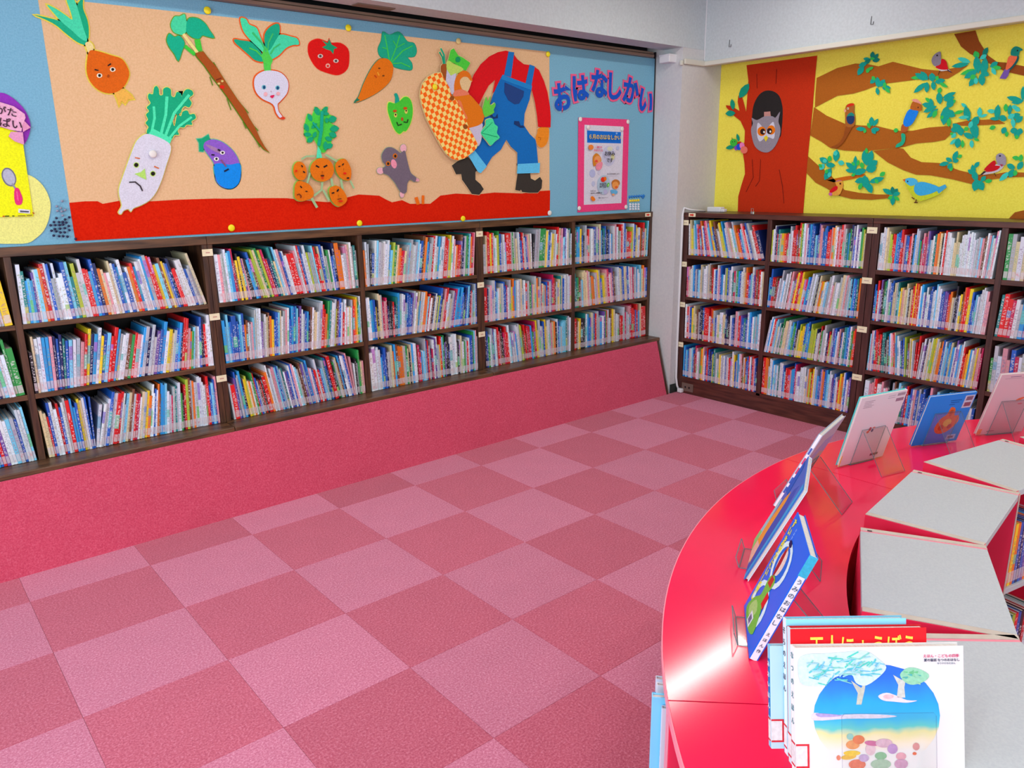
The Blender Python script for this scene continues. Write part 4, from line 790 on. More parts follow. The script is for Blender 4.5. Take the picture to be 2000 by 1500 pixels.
('tail','#20b48c',1,"11930 20210 12200 20150 12230 19690 12040 19430 11670 19340 11700 19540 11990 19750"),
('rump','#b85c28',1,"11950 20820 12330 20640 12260 20330 11900 20350"),
('body','#1888f4',1,"12290 21730 12870 21620 12770 21160 12540 20760 12220 20640 12000 20840 12040 21250"),
('head','#c06820',1,"12360 21960 12480 22210 12790 22170 13050 21890 13070 21600 12770 21630 12380 21740"),
('crest','#f0a090',1,"12390 22320 12640 22360 12880 22210 13050 21990 12800 22100 12530 22200"),
('eye','#201818',1,"12890 21810 12890 21790 12870 21770 12850 21780 12830 21790 12820 21820 12830 21840 12840 21860 12860 21860 12880 21840"),
]],
['bird_cutout', 'teal headed bird with an orange breast and a violet tail', 'cutout', 'B', 0.012, 'paper birds on the tree mural', None,[
('wing','#0c5c60',1,"18260 24400 18390 24270 18340 23950 18010 23550 17870 23600 18180 24030"),
('tail','#7858b0',0,"17710 23650 18000 23600 17960 23270 17840 23080 17500 23140"),
('breast','#f07048',1,"17840 24330 18060 24380 18290 24320 18250 24060 18040 23730 17780 23590 17780 23960"),
('head','#108878',1,"17930 24460 17940 24740 18140 24880 18410 24760 18550 24620 18400 24560 18360 24330 18060 24360"),
('eye','#201818',1,"18310 24620 18310 24590 18290 24580 18270 24580 18240 24600 18230 24630 18240 24660 18250 24670 18280 24670 18300 24650"),
]],
['bird_cutout', 'large blue and yellow bird standing alone near the bottom edge', 'cutout', 'B', 0.012, 'paper birds on the tree mural', None,[
('foot','#603018',0,"13390 16030 13360 15760 13420 15750 13450 16020"),
('foot','#603018',0,"13080 16060 13260 15920 13290 15960 13110 16100"),
('foot','#603018',0,"13300 15690 13540 15690 13530 15770 13290 15760"),
('body','#d4dc30',1,"12520 17110 12870 17190 13240 17010 13760 16550 14670 16610 14980 16350 13960 15890 13490 15880 12940 16410"),
('tail','#48b0e0',0,"14570 16640 15130 16910 15260 16740 14810 16320"),
('head','#50c0f0',1,"12490 17180 12790 17340 13210 17270 13380 17010 12940 16810"),
('wing','#40b4ec',1,"13190 16720 13360 17010 13820 17060 14790 16720 14470 16380 13690 16180 13290 16370"),
('beak','#e07030',0,"12370 17220 12560 17280 12550 17080"),
('eye','#104060',1,"12770 17110 12760 17070 12730 17050 12700 17070 12680 17110 12690 17150 12720 17170 12750 17150"),
]],
['bird_cutout', 'small yellow bird with a red wing on the lowest branch', 'cutout', 'B', 0.012, 'paper birds on the tree mural', None,[
('leg','#201818',0,"7860 16280 7990 16130 8020 16150 7890 16300"),
('body','#f0a840',1,"7580 17100 7780 17230 8100 17160 8200 16860 8120 16480 7940 16180 7360 16180 7540 16480 7720 16770"),
('cap','#c87080',1,"7590 17080 7780 17240 8090 17180 7840 17150"),
('wing','#e00c20',1,"7220 16470 7520 16770 7780 16800 7780 16560 7450 16370 7250 16350"),
('tail','#d868a8',1,"7450 16240 7430 16180 7360 16130 7270 16130 7200 16180 7160 16240 7180 16310 7250 16350 7340 16350 7410 16310"),
('eye','#602010',1,"8050 16980 8040 16930 8010 16910 7970 16910 7940 16940 7920 16980 7930 17030 7960 17050 8000 17050 8040 17020"),
]],
]
SOIL=[[0.499,1.68],[0.566,1.685],[0.622,1.684],[0.643,1.671],[0.725,1.684],[0.788,1.677],[0.88,1.677],[0.993,1.681],[1.19,1.682],[1.245,1.68],[1.443,1.678],[1.592,1.674],[1.714,1.657],[1.842,1.645],[1.891,1.649],[1.949,1.665],[2.046,1.684],[2.186,1.674],[2.228,1.652],[2.274,1.632],[2.348,1.643],[2.404,1.619],[2.558,1.615],[2.599,1.639],[2.64,1.664],[2.763,1.674],[2.932,1.664],[3.086,1.674],[3.245,1.667],[3.339,1.662],[3.435,1.674],[3.602,1.678]]
MAG=[('y',[1.251,2.603]),('y',[2.043,2.602]),('b',[2.815,2.603]),('y',[3.579,2.591]),('y',[1.259,1.526]),('y',[2.037,1.516]),('y',[2.811,1.511]),('y',[2.604,2.318]),('w',[3.592,1.519]),('w',[0.899,1.905]),('w',[3.897,2.176]),('w',[4.412,2.175]),('w',[3.894,1.542]),('w',[4.412,1.536]),('w',[3.977,2.121]),('w',[4.344,2.121])]
PINS=[[0.434,1.612],[0.421,1.594],[0.405,1.58],[0.424,1.58],[0.442,1.593],[0.457,1.593],[0.442,1.579],[0.457,1.581],[0.472,1.59],[0.488,1.613],[0.469,1.604],[0.48,1.573],[0.462,1.564],[0.442,1.563],[0.42,1.562],[0.405,1.555],[0.424,1.551],[0.441,1.545],[0.459,1.545],[0.48,1.554],[0.411,1.532],[0.433,1.528],[0.45,1.527],[0.468,1.524],[0.501,1.511]]
PINS2=[[0.469,1.689],[0.443,1.666],[0.442,1.645],[0.458,1.657],[0.46,1.642],[0.475,1.648],[0.461,1.623]]
TACKS=[('b',[4.459,1.611]),('b',[4.487,1.613]),('b',[4.516,1.614]),('b',[4.544,1.614]),('b',[4.573,1.615]),('b',[4.6,1.616]),('b',[4.627,1.617]),('b',[4.619,1.605]),('y',[4.468,1.581]),('y',[4.493,1.582]),('y',[4.517,1.582]),('y',[4.541,1.582]),('y',[4.566,1.583]),('w',[4.469,1.553]),('w',[4.502,1.552]),('w',[4.535,1.551]),('w',[4.567,1.55]),('w',[4.47,1.535]),('w',[4.503,1.534]),('w',[4.535,1.532]),('w',[4.568,1.531]),('w',[4.471,1.516]),('w',[4.503,1.515]),('w',[4.536,1.514]),('w',[4.569,1.513])]
TEXTS=[['お', [3.723, 2.322], 0.168, '#1458cc', 8, 0.9, None], ['は', [3.899, 2.39], 0.159, '#1458cc', 8, 0.9, None], ['な', [4.094, 2.43], 0.17, '#1458cc', 2, 0.9, None], ['し', [4.263, 2.422], 0.173, '#1458cc', 0, 0.9, None], ['か', [4.442, 2.403], 0.168, '#1458cc', -8, 0.9, None], ['い', [4.617, 2.332], 0.172, '#1458cc', -14, 0.9, None], ['６月のおはなしかい', [4.151, 2.056], 0.039, '#f0d040', 0, 1, 'event_poster'], ['お休み', [4.202, 1.939], 0.038, '#303038', 0, 1, 'event_poster'], ['です', [4.203, 1.89], 0.037, '#303038', 0, 1, 'event_poster'], ['27日', [4.132, 1.706], 0.042, '#303038', 0, 0.9, 'event_poster'], ['一週目の', [4.079, 1.983], 0.019, '#e83870', 0, 1, 'event_poster'], ['おはなし会', [4.078, 1.961], 0.019, '#e83870', 0, 1, 'event_poster'], ['みんなのおはなしかい', [4.244, 1.789], 0.014, '#606068', 0, 1, 'event_poster'], ['たのしい', [4.027, 1.666], 0.014, '#404048', 0, 1, 'event_poster'], ['おはなしの時間です', [4.064, 1.65], 0.014, '#404048', 0, 1, 'event_poster'], ['場所 えほんコーナー', [4.14, 1.614], 0.012, '#707080', 0, 1, 'event_poster'], ['がた', [0.303, 2.084], 0.04, '#402838', -10, 1.05, 'ribbon_banner'], ['ぱい', [0.313, 2.032], 0.044, '#402838', -10, 1.05, 'ribbon_banner']]
# ------------------------------------------------------------------ setting
fl=struct('floor',MB().box(-3.4,-7.4,-.06,5.6,.9,-.0075),newmat('floor slab',lin('#b05870'),.9))
def to_floor(a,b,d): return (a,b,d)
for i in range(-5,10):
    for j in range(-9,2):
        x0,x1=i*.5+.0004,i*.5+.4996
        y1=.5*j-.0004;y0=.5*(j-1)+.0004
        if j==1: y1=.30
        if x0>4.83: continue
        dark=((i+(-j))%2==0)
        MB().bev(x0,y0,-.007,min(x1,4.86 if y1>.2 else 4.86),y1,0,.0008,seg=1).build('carpet_tile',CARD if dark else CARL,fl)
struct('ceiling',MB().box(-3.4,-7.4,3.2,5.6,.9,3.3),WALL)
struct('wall_left',MB().box(-3.4,YA,1.49,4.716,.98,2.652),FELT)
struct('wall_left_back',MB().box(-3.4,.86,0,4.725,.98,1.49),DARK)
struct('trim_1',MB().bev(4.714,.545,1.49,4.7245,.56,2.70,.001),newmat('black trim',lin('#28282c'),.5))
struct('wall_left_beam',MB().box(-3.4,.287,2.705,4.985,.47,3.2),WALL)
struct('wall_left_slot',MB().box(-3.4,.62,2.652,4.7,.98,3.2),newmat('painted slot shade',lin('#15151a'),.8))  # back of the gap over the rail, its shade put in as near-black
struct('trim_2',MB().bev(-3.4,.505,2.653,4.655,.552,2.672,.003).bev(-3.4,.515,2.676,4.655,.56,2.692,.003),noisy('bronze rail','#7c6458','#8c7262',scale=(1,30,30),nscale=3,rough=.45))
struct('wall_corner',MB().box(4.725,.289,0,5.6,.98,3.2),WALLP)
struct('wall_right',MB().box(XB,-7.4,1.478,5.4,.2885,2.66),YEL)
struct('wall_right_lower',MB().box(5.216,-7.4,0,5.4,.2885,1.478),WALL)
struct('wall_right_beam',MB().box(4.985,-7.4,2.615,5.6,.2865,3.2),WALL)
DUCT=newmat('cream duct',lin('#d2d0c4'),.5)
struct('trim_3',MB().bev(4.972,-7.4,2.588,5.03,.2862,2.622,.006),DUCT)
struct('trim_4',MB().bev(4.735,.268,2.585,4.975,.2885,2.625,.006).bev(4.7,.278,2.575,4.728,.30,2.612,.006),DUCT)
struct('trim_5',MB().bev(4.9825,.280,2.63,4.989,.2872,3.2,.001),newmat('white seam',lin('#dcdade'),.6))
struct('baseboard_corner',MB().bev(4.726,.277,0,5.0,.2888,.075,.003),newmat('dark green baseboard',lin('#222c28'),.5))
struct('trim_6',MB().bev(2.02,.38,2.6985,2.26,.45,2.7048,.001),newmat('brown patch',lin('#7a6658'),.7))
t=thing('junction_box','small white plastic box under the beam at the corner pillar','box',(4.69,.40,2.63))
MB().bev(-.045,-.05,-.028,.045,.05,.03,.006).build('casing',WHITE,t);MB().bev(-.047,-.052,.018,.047,.052,.032,.004).build('lid',WHITE,t)
for q,(yy,lb) in enumerate(((.06,'tiny black wire hook on the beam beside the corner'),(-1.02,'tiny black wire hook on the beam above the yellow board'))):
    t=thing('wall_hook',lb,'hook',(4.985,yy,2.70));MB().tube([(0,0,.05),(-.004,0,0),(-.012,-.02,-.004),(-.012,-.022,.014)],.0022,6).build('wire',newmat('black wire',lin('#202024'),.4),t)
# ------------------------------------------------------------------ sloped pink base of the long bookcase
t=thing('sloped_base_panel','long sloped board covered in pink carpet under the long bookcase','panel',(2,.34,0))
sl=lambda x0,x1,o:[(x0-2,.2785-.34-o,0),(x1-2,.2785-.34-o,0),(x1-2,.402-.34-o,.437),(x0-2,.402-.34-o,.437),(x0-2,.30-.34-o,0),(x1-2,.30-.34-o,0),(x1-2,.424-.34-o,.437),(x0-2,.424-.34-o,.437)]
FB=[(0,1,2,3),(5,4,7,6),(0,4,5,1),(3,2,6,7),(0,3,7,4),(1,5,6,2)]
for n,x0,x1 in (('facing',-3.3,4.678),): MB().add(sl(x0,x1,0),FB).build(n,CARS,t)
MB().add(sl(4.679,4.70,.002),FB).build('end_strip',WOODV,t)
# ------------------------------------------------------------------ long bookcase (three units) on the wall on the left
YS=.53;ZA=[(1.131,1.447),(.793,1.108),(.463,.767)]
ARROW=lin('#d82818')
def lastlab(t): return sorted((c for c in bpy.data.objects if c.parent==t and c.name.startswith('shelf_label')),key=lambda c:c.name)[-1]
def arrow(parent,M):
    MB().bev(-.033,-.003,-.014,.033,0,.014,.001,M=M).build('arrow_label',LABEL,parent)
    q=[c for c in parent.children if c.name.startswith('arrow_label')][-1];MB().prism([(-.02,-.006),(.004,-.006),(.004,-.011),(.02,0),(.004,.011),(.004,.006),(-.02,.006)],lambda a,b,d:M@Vector((a,-.003-d,b)),0,.0006).build('arrow',newmat('red arrow',ARROW,.6),q)
for n,(x0,x1) in enumerate(((-.70,1.114),(1.114,2.937),(2.937,4.722))):
    lb=['dark wood wall bookcase unit nearest the yellow spoon poster','dark wood wall bookcase unit in the middle of the long row','dark wood wall bookcase unit ending at the corner pillar'][n]
    t=thing('bookcase',lb,'bookcase',(x0,YS,.43),'dark wood bookcase units along the felt board')
    W=x1-x0;e=.001;o=.43
    MB().bev(e,-.004,1.447-o,W-e,.33,1.4895-o,.002).build('top_panel',WOOD,t)
    MB().bev(e,-.125,.434-o,W-e,.33,.462-o,.006,seg=3).build('bottom_board',WOOD,t)
    MB().bev(e,0,.462-o,.028,.33,1.447-o,.0015).build('side_panel',WOODV,t);MB().bev(W-.028,0,.462-o,W-e,.33,1.447-o,.0015).build('side_panel',WOODV,t)
    mid=W/2;MB().bev(mid-.0145,.001,.462-o,mid+.0145,.33,1.447-o,.0015).build('divider',WOODV,t)
    for a,b in ((.0285,mid-.015),(mid+.015,W-.0285)):
        for z0,z1 in ((1.108,1.131),(.768,.793)): MB().bev(a,.002,z0-o,b,.33,z1-o,.0015).build('shelf_board',WOOD,t)
    MB().box(.0285,.322,.464-o,W-.0285,.33,1.446-o).build('back_panel',DARK,t)
    for z in (1.405,1.06,.715) if n<2 else ():
        MB().bev(W-.03,-.004,z-.018-o,W+.026,-.0005,z+.018-o,.0008).build('shelf_label',LABEL,t)
        MB().box(W-.012,-.0046,z-.003-o,W+.010,-.0041,z+.003-o).build('label_print',newmat('faint red print',lin('#c89888'),.7),lastlab(t))
    if n==2: arrow(t,Matrix.Translation((W-.062,-.004,1.466-o)))
# ------------------------------------------------------------------ four-shelf bookcases under the tree mural
XS=4.82;ZB=[(1.150,1.45),(.812,1.12),(.470,.788),(.142,.442)]
for n,(y0,y1) in enumerate(((.288,-1.248),(-1.25,-2.79),(-2.792,-4.33))):
    lb=['red-brown bookcase with a power socket standing against the corner pillar','red-brown bookcase behind the display books on the red counter','red-brown bookcase past the pale pink display book'][n]
    t=thing('bookcase',lb,'bookcase',(XS,y0,0),'red brown bookcases under the tree mural')
    W=y0-y1;R=Matrix.Rotation(-math.pi/2,4,'Z')
    def B(nm,x0,ya,z0,x1,yb,z1,mt,b=.0015): MB().bev(x0,ya,z0,x1,yb,z1,b,M=R).build(nm,mt,t)
    e=.001
    B('top_panel',e,-.004,1.45,W-e,.393,1.484,WOODB,.002)
    B('side_panel',e,0,0,.045,.393,1.45,WOODBV);B('side_panel',W-.038,0,0,W-e,.393,1.45,WOODBV)
    m=.776;B('divider',m-.017,.001,.12,m+.017,.393,1.45,WOODBV)
    for a,b in ((.0455,m-.0175),(m+.0175,W-.0385)):
        for z0,z1 in ((1.12,1.15),(.788,.812),(.442,.470)): B('shelf_board',a,.002,z0,b,.385,z1,WOODB)
    B('bottom_board',.0455,.001,.112,W-.0385,.385,.141,WOODB)
    B('plinth',.0455,.003,0,W-.0385,.02,.1115,WOODB)
    MB().box(.046,.386,.145,W-.0385,.392,1.449,M=R).build('back_panel',DARK,t)
    for z in (1.405,1.075,.745,.41):
        xs=[W] if n<2 else []
        if n==0: xs=[0]+xs
        for x in xs:
            a,b=(-.004,.052) if x==0 else (x-.034,x+.034)
            MB().bev(a,-.005,z-.02,b,-.0012,z+.02,.0008,M=R).build('shelf_label',LABEL,t)
            MB().box((a+b)/2-.018,-.0057,z-.003,(a+b)/2+.014,-.0051,z+.003,M=R).build('label_print',MATS.setdefault('fp',newmat('faint label print',lin('#c0a898'),.7)),lastlab(t))
    if n==0:
        arrow(t,R@Matrix.Translation((.085,-.0045,1.467)))
        MB().bev(.055,-.004,.022,.17,.0025,.09,.002,M=R).build('power_socket',noisy('grey brown plate','#6a5850','#705c54',nscale=20),t)
        for u in (.093,.132): MB().bev(u-.007,-.0055,.048,u+.007,-.0041,.064,.001,M=R).build('socket_hole',newmat('dark socket',lin('#181414'),.5),bpy.data.objects['power_socket'])
t=thing('power_cable','white cable running down the bookcase side to a plug on the carpet','cable',(4.80,.289,.75))
MB().tube([(.20,-.07,.742),(.06,-.03,.755),(.012,-.006,.77),(0,-.0045,.72),(0,-.005,.3),(-.002,-.006,-.4),(-.006,-.012,-.62),(0,-.02,-.69),(.006,-.03,-.72)],.0085,8).build('cord',WHITE,t,True)
MB().bev(-.012,-.075,-.745,.022,-.03,-.712,.006,seg=3).build('plug',WHITE,t)
t=thing('power_adapter','small white adapter lying on the bookcase top by the pillar','adapter',(5.02,.13,1.4845))
MB().bev(-.03,-.065,0,.03,.065,.04,.008,seg=3).build('casing',WHITE,t);MB().bev(-.03,-.10,.002,.01,-.066,.026,.005).build('connector',WHITE,t)
t=thing('bulldog_clip','small metal clip standing on the bookcase edge in front of the tree trunk','clip',(4.835,-.33,1.4845))
MET=newmat('steel',lin('#b8b4b0'),.3);MET.node_tree.nodes['Principled BSDF'].inputs['Metallic'].default_value=.8
MB().bev(-.008,-.014,0,.008,.014,.02,.003).build('jaw',MET,t);MB().tube([(-.004,-.009,.02),(-.007,-.009,.042),(-.007,.009,.042),(-.004,.009,.02)],.002,6).build('handle',MET,t)
# ------------------------------------------------------------------ felt sheets and paper art
t=thing('felt_backdrop','large tan felt sheet with a red soil strip behind the vegetables','backdrop',(2.05,YA,1.5))
MB().prism([(.5-2.05,.002),(3.597-2.05,.002),(3.597-2.05,1.108),(.5-2.05,1.075)],lambda a,b,d:(a,-d,b),0,.0015).build('tan_sheet',TAN,t)
MB().prism([(x-2.05,z-1.5) for x,z in SOIL]+[(3.597-2.05,.001),(.5-2.05,.001)],lambda a,b,d:(a,-d,b),.0017,.0035).build('soil_strip',SOILM,t)
NOBACK={'eye','pupil','eyebrow','nose','mouth','mouth_opening','cheek','vein','stem','pin','button','lip','spot','rootlet','highlight','moustache','bib_band','pocket','side_pocket','strap','thumb','ribbon','root_tip'}
def spline(p):
    n=len(p);o=[]
    for i in range(n):
        a,b,c,d=p[i-1],p[i],p[(i+1)%n],p[(i+2)%n]
        for t in (0,1/3,2/3):
            o.append(tuple(.5*(2*b[k]+(c[k]-a[k])*t+(2*a[k]-5*b[k]+4*c[k]-d[k])*t*t+(3*b[k]-a[k]-3*c[k]+d[k])*t**3) for k in (0,1)))
    return o
def grow(p,g):
    n=len(p);A=sum(p[i][0]*p[(i+1)%n][1]-p[(i+1)%n][0]*p[i][1] for i in range(n));s=1 if A>0 else -1;o=[]
    for i in range(n):
        a,b,c=Vector(p[i-1]),Vector(p[i]),Vector(p[(i+1)%n]);d1=(b-a);d2=(c-b)
        if d1.length<1e-6 or d2.length<1e-6: o.append(p[i]);continue
        d1.normalize();d2.normalize();nn=Vector((d1.y+d2.y,-d1.x-d2.x))
        nn=nn.normalized() if nn.length>.3 else Vector((d1.y,-d1.x))
        k=min(1.6,1/max(.4,nn.dot(Vector((d1.y,-d1.x)))))
        q=b+nn*g*s*k;o.append((q.x,q.y))
    return o
CHK=newmat('checked cloth',lin('#f0641c'),.8,.2)
_t=CHK.node_tree;_tc=node(CHK,'ShaderNodeTexCoord');_mp=node(CHK,'ShaderNodeMapping');_mp.inputs['Rotation'].default_value=(0,math.radians(27),0);_ck=node(CHK,'ShaderNodeTexChecker')
_ck.inputs['Scale'].default_value=1/.0262;_ck.inputs[1].default_value=lin('#f8680c');_ck.inputs[2].default_value=lin('#f4dc80')
_mp.inputs['Location'].default_value=(0,.5*.0262,0)
_t.links.new(_tc.outputs['Object'],_mp.inputs[0]);_t.links.new(_mp.outputs[0],_ck.inputs[0]);_t.links.new(_ck.outputs[0],_t.nodes['Principled BSDF'].inputs['Base Color'])
ROOT={}
for n,lab,cat,pl,base,grp,ol,lays in ART:
    L=[]
    for pn,col,sm,s in lays:
        q=list(map(int,s.split()));p=[(q[i]/1e4,q[i+1]/1e4) for i in range(0,len(q),2)]
        L.append((pn,col,spline(p) if sm else p))
    allp=[q for l in L for q in l[2]];cu=(min(q[0] for q in allp)+max(q[0] for q in allp))/2;cw=(min(q[1] for q in allp)+max(q[1] for q in allp))/2
    to=onA if pl=='A' else onB
    o0=Vector(to(cu,cw,base));t=thing(n,lab,cat,o0,grp);ROOT[n]=t
    f=lambda a,b,d:Vector(to(a,b,base+d))-o0
    if ol:
        mb=MB()
        for pn,col,p in L:
            if pn not in NOBACK: mb.prism(grow(p,ol[1]),f,0,.0006)
        mb.build('backing',paper(ol[0]),t)
    last=None
    for i,(pn,col,p) in enumerate(L):
        d=.0008+i*.00045
        par=last if pn in ('pupil','glint','mouth_opening') and last else t
        ob=MB().prism(p,f,d,d+.0012).build(pn,CHK if col=='#checker' else paper(col),par)
        if pn in ('eye','mouth'): last=ob
def text(s,h,col,parent,M,off=0,ext=.0006,name='lettering',mat=None):
    c=bpy.data.curves.new('t','FONT');c.body=s;c.size=h;c.align_x='CENTER';c.align_y='CENTER';c.offset=off;c.extrude=ext;c.resolution_u=3
    o=bpy.data.objects.new('t',c);C.objects.link(o);bpy.context.view_layer.update()
    me=bpy.data.meshes.new_from_object(o.evaluated_get(bpy.context.evaluated_depsgraph_get()));bpy.data.objects.remove(o);bpy.data.curves.remove(c)
    me.name=name
    # centre on the glyph box
    xs=[v.co.x for v in me.vertices];ys=[v.co.y for v in me.vertices];me.transform(Matrix.Translation((-(min(xs)+max(xs))/2,-(min(ys)+max(ys))/2,0)))
    me.materials.clear();me.materials.append(mat or paper(col));r=bpy.data.objects.new(name,me);C.objects.link(r)
    if parent: r.parent=parent
    r.matrix_local=M;return r
AX=Matrix(((1,0,0),(0,0,-1),(0,1,0))).to_4x4()
LN=0
for s,(x,z),h,col,rot,sx,par in TEXTS:
    M=AX@Matrix.Rotation(math.radians(rot),4,'Z')@Matrix.Diagonal((sx,1,1,1))
    if par is None:
        t=thing('letter_cutout','blue paper letter %s with a pink border, %s in the arched title'%(('お','は','な','し','か','い').__getitem__(LN),('first','second','third','fourth','fifth','last')[LN]),'letter',(x,YA-.004,z),'arched title letters');LN+=1;h*=1.22
        text(s,h,'#f06090',t,M,off=.022,ext=.001,name='border');text(s,h,'#1458cc',t,Matrix.Translation((0,-.003,0))@M,off=.0072,ext=.001,name='letter')
    else:
        p=ROOT[par];text(s,h,col,p,Matrix.Translation((x-p.location.x,YA-.021-p.location.y+(.0 if par=='event_poster' else .004),z-p.location.z))@M,off=.0004 if h>.03 else 0)
MAGM={'y':newmat('yellow plastic',lin('#f0e018'),.35),'b':newmat('beige plastic',lin('#e0c888'),.4),'w':newmat('white plastic magnet',lin('#e4e0dc'),.35)}
MR=Matrix.Rotation(math.pi/2,4,'X')
ML=['round yellow magnet at the top edge of the tan sheet, above the burdock','round yellow magnet at the top edge above the tomato','round beige magnet at the top edge beside the basket','round yellow magnet at the top corner above the farmer sleeve','round yellow magnet on the red soil below the eggplant','round yellow magnet on the red soil below the taro cluster','round yellow magnet on the red soil below the mole','round yellow magnet stuck on the orange checked basket','round white magnet at the bottom corner of the red soil','round white magnet on the forehead of the radish','round white magnet on the upper pink corner nearest the title letters, farmer side','round white magnet on the upper pink corner nearest the pillar','round white magnet on the lower pink corner nearest the farmer','round white magnet on the lower pink corner nearest the tacks','round white magnet on the white poster sheet above the header start','round white magnet on the white poster sheet above the header end']
for i,((c,(x,z)),lb) in enumerate(zip(MAG,ML)):
    d={7:.034,9:.02}.get(i,.006 if i<9 else .006 if i<14 else .009)
    t=thing('round_magnet',lb,'magnet',(x,YA-d,z),'round magnets on the felt board');r=.0185 if i<10 else .0165
    MB().lathe([(r*.97,0),(r,.003),(r*.92,.006),(r*.6,.0078),(r*.02,.008)],M=MR,n=18).build('cap',MAGM[c],t,True)
PB=newmat('navy pin',lin('#182048'),.3);PG=newmat('clear grey pin',lin('#8890a8'),.3)
for (l,mt,lb,g) in ((PINS,PB,'tiny dark navy push pin in the dense cluster beside the yellow card','dark push pins'),(PINS2,PG,'tiny pale grey push pin above the dark pin cluster','grey push pins')):
    for x,z in l:
        t=thing('push_pin',lb,'pin',(x,YA,z),g);MB().lathe([(.0035,0),(.003,.004),(.0055,.007),(.006,.011),(.004,.0135),(.0003,.014)],M=MR,n=10).build('head',mt,t,True)
TM={'b':newmat('blue tack',lin('#1878c8'),.4),'y':newmat('yellow tack',lin('#ecd430'),.4),'w':newmat('white tack',lin('#d8dce4'),.4)}
TN={}
for c,(x,z) in TACKS:
    TN[c]=TN.get(c,0)+1;TO='first second third fourth fifth sixth seventh eighth ninth tenth eleventh twelfth'.split()[TN[c]-1]
    nm={'b':'blue','y':'yellow','w':'white'}[c]
    t=thing('thumb_tack','%s thumb tack, %s of its colour in rows beside the pink poster'%(nm,TO),'tack',(x,YA,z),nm+' thumb tacks');MB().lathe([(.011,0),(.0115,.002),(.008,.005),(.005,.008),(.0055,.012),(.0003,.0125)],M=MR,n=10).build('head',TM[c],t,True)
# ------------------------------------------------------------------ shelved books
PAL=dict(w=('#dee6f4','white'),g=('#b4bac6','grey'),c=('#7cd0f4','pale blue'),b=('#1c5cc0','blue'),n=('#16245e','navy'),s=('#28a0e8','sky blue'),t=('#1c8484','teal'),f=('#2c9a4c','green'),l=('#b4c83c','lime'),y=('#f0d020','yellow'),o=('#f0781c','orange'),r=('#dc1c20','red'),p=('#e49cac','pink'),m=('#cc2058','crimson'),v=('#6c50a4','violet'),k=('#20202a','black'),e=('#dccca4','cream'),d=('#7a4a34','brown'))
BM=bpy.data.materials.new('book cover');BM.use_nodes=True
def _bm():
    m=BM;t=m.node_tree;b=t.nodes['Principled BSDF'];L=t.links.new;b.inputs['Roughness'].default_value=.35
    col=node(m,'ShaderNodeAttribute',attribute_name='Col');bk=node(m,'ShaderNodeAttribute',attribute_name='bk');sp=node(m,'ShaderNodeSeparateXYZ');L(bk.outputs['Vector'],sp.inputs[0])
    def mt(op,a,b_=None,c=None):
        n=node(m,'ShaderNodeMath',operation=op)
        for i,q in enumerate((a,b_,c)):
            if q is None: continue
            if isinstance(q,(int,float)): n.inputs[i].default_value=q
            else: L(q,n.inputs[i])
        return n.outputs[0]
    u,v,r=sp.outputs;r1=mt('FRACT',mt('MULTIPLY',r,7.13));r2=mt('FRACT',mt('MULTIPLY',r,13.7));r3=mt('FRACT',mt('MULTIPLY',r,29.3))
    cb=node(m,'ShaderNodeCombineXYZ');L(mt('MULTIPLY',u,1.6),cb.inputs[0]);L(mt('MULTIPLY',v,34),cb.inputs[1]);L(mt('MULTIPLY',r,97),cb.inputs[2])
    nz=node(m,'ShaderNodeTexNoise');nz.inputs['Scale'].default_value=1;nz.inputs['Detail'].default_value=2;L(cb.outputs[0],nz.inputs[0])
    ink=mt('GREATER_THAN',nz.outputs[0],.54);ink=mt('MULTIPLY',ink,mt('LESS_THAN',mt('ABSOLUTE',mt('SUBTRACT',u,.5)),.34))
    ink=mt('MULTIPLY',ink,mt('GREATER_THAN',v,.24));ink=mt('MULTIPLY',ink,mt('LESS_THAN',v,mt('ADD',.72,mt('MULTIPLY',r3,.24))));ink=mt('MULTIPLY',ink,.55)
    hsv=node(m,'ShaderNodeCombineColor',mode='HSV');L(r2,hsv.inputs[0]);hsv.inputs[1].default_value=.75;hsv.inputs[2].default_value=.6
    # second colour on a stretch of some spines
    two=mt('MULTIPLY',mt('GREATER_THAN',r1,.8),mt('LESS_THAN',mt('ABSOLUTE',mt('SUBTRACT',v,r2)),mt('ADD',.06,mt('MULTIPLY',r3,.12))))
    m1=node(m,'ShaderNodeMix',data_type='RGBA');L(mt('MULTIPLY',two,.8),m1.inputs[0]);L(col.outputs[0],m1.inputs[6]);L(hsv.outputs[0],m1.inputs[7])
    bw=node(m,'ShaderNodeRGBToBW');L(col.outputs[0],bw.inputs[0]);dk=mt('LESS_THAN',bw.outputs[0],.25)
    ic=node(m,'ShaderNodeMix',data_type='RGBA');L(dk,ic.inputs[0]);ih=node(m,'ShaderNodeCombineColor',mode='HSV');L(r2,ih.inputs[0]);ih.inputs[1].default_value=.6;ih.inputs[2].default_value=.34
    L(ih.outputs[0],ic.inputs[6]);ic.inputs[7].default_value=(.8,.8,.82,1)
    m2=node(m,'ShaderNodeMix',data_type='RGBA');L(ink,m2.inputs[0]);L(m1.outputs[2],m2.inputs[6]);L(ic.outputs[2],m2.inputs[7]);L(m2.outputs[2],b.inputs['Base Color'])
    b.inputs['Coat Weight'].default_value=.25;b.inputs['Coat Roughness'].default_value=.2
_bm()
BL=bpy.data.materials.new('spine label');BL.use_nodes=True
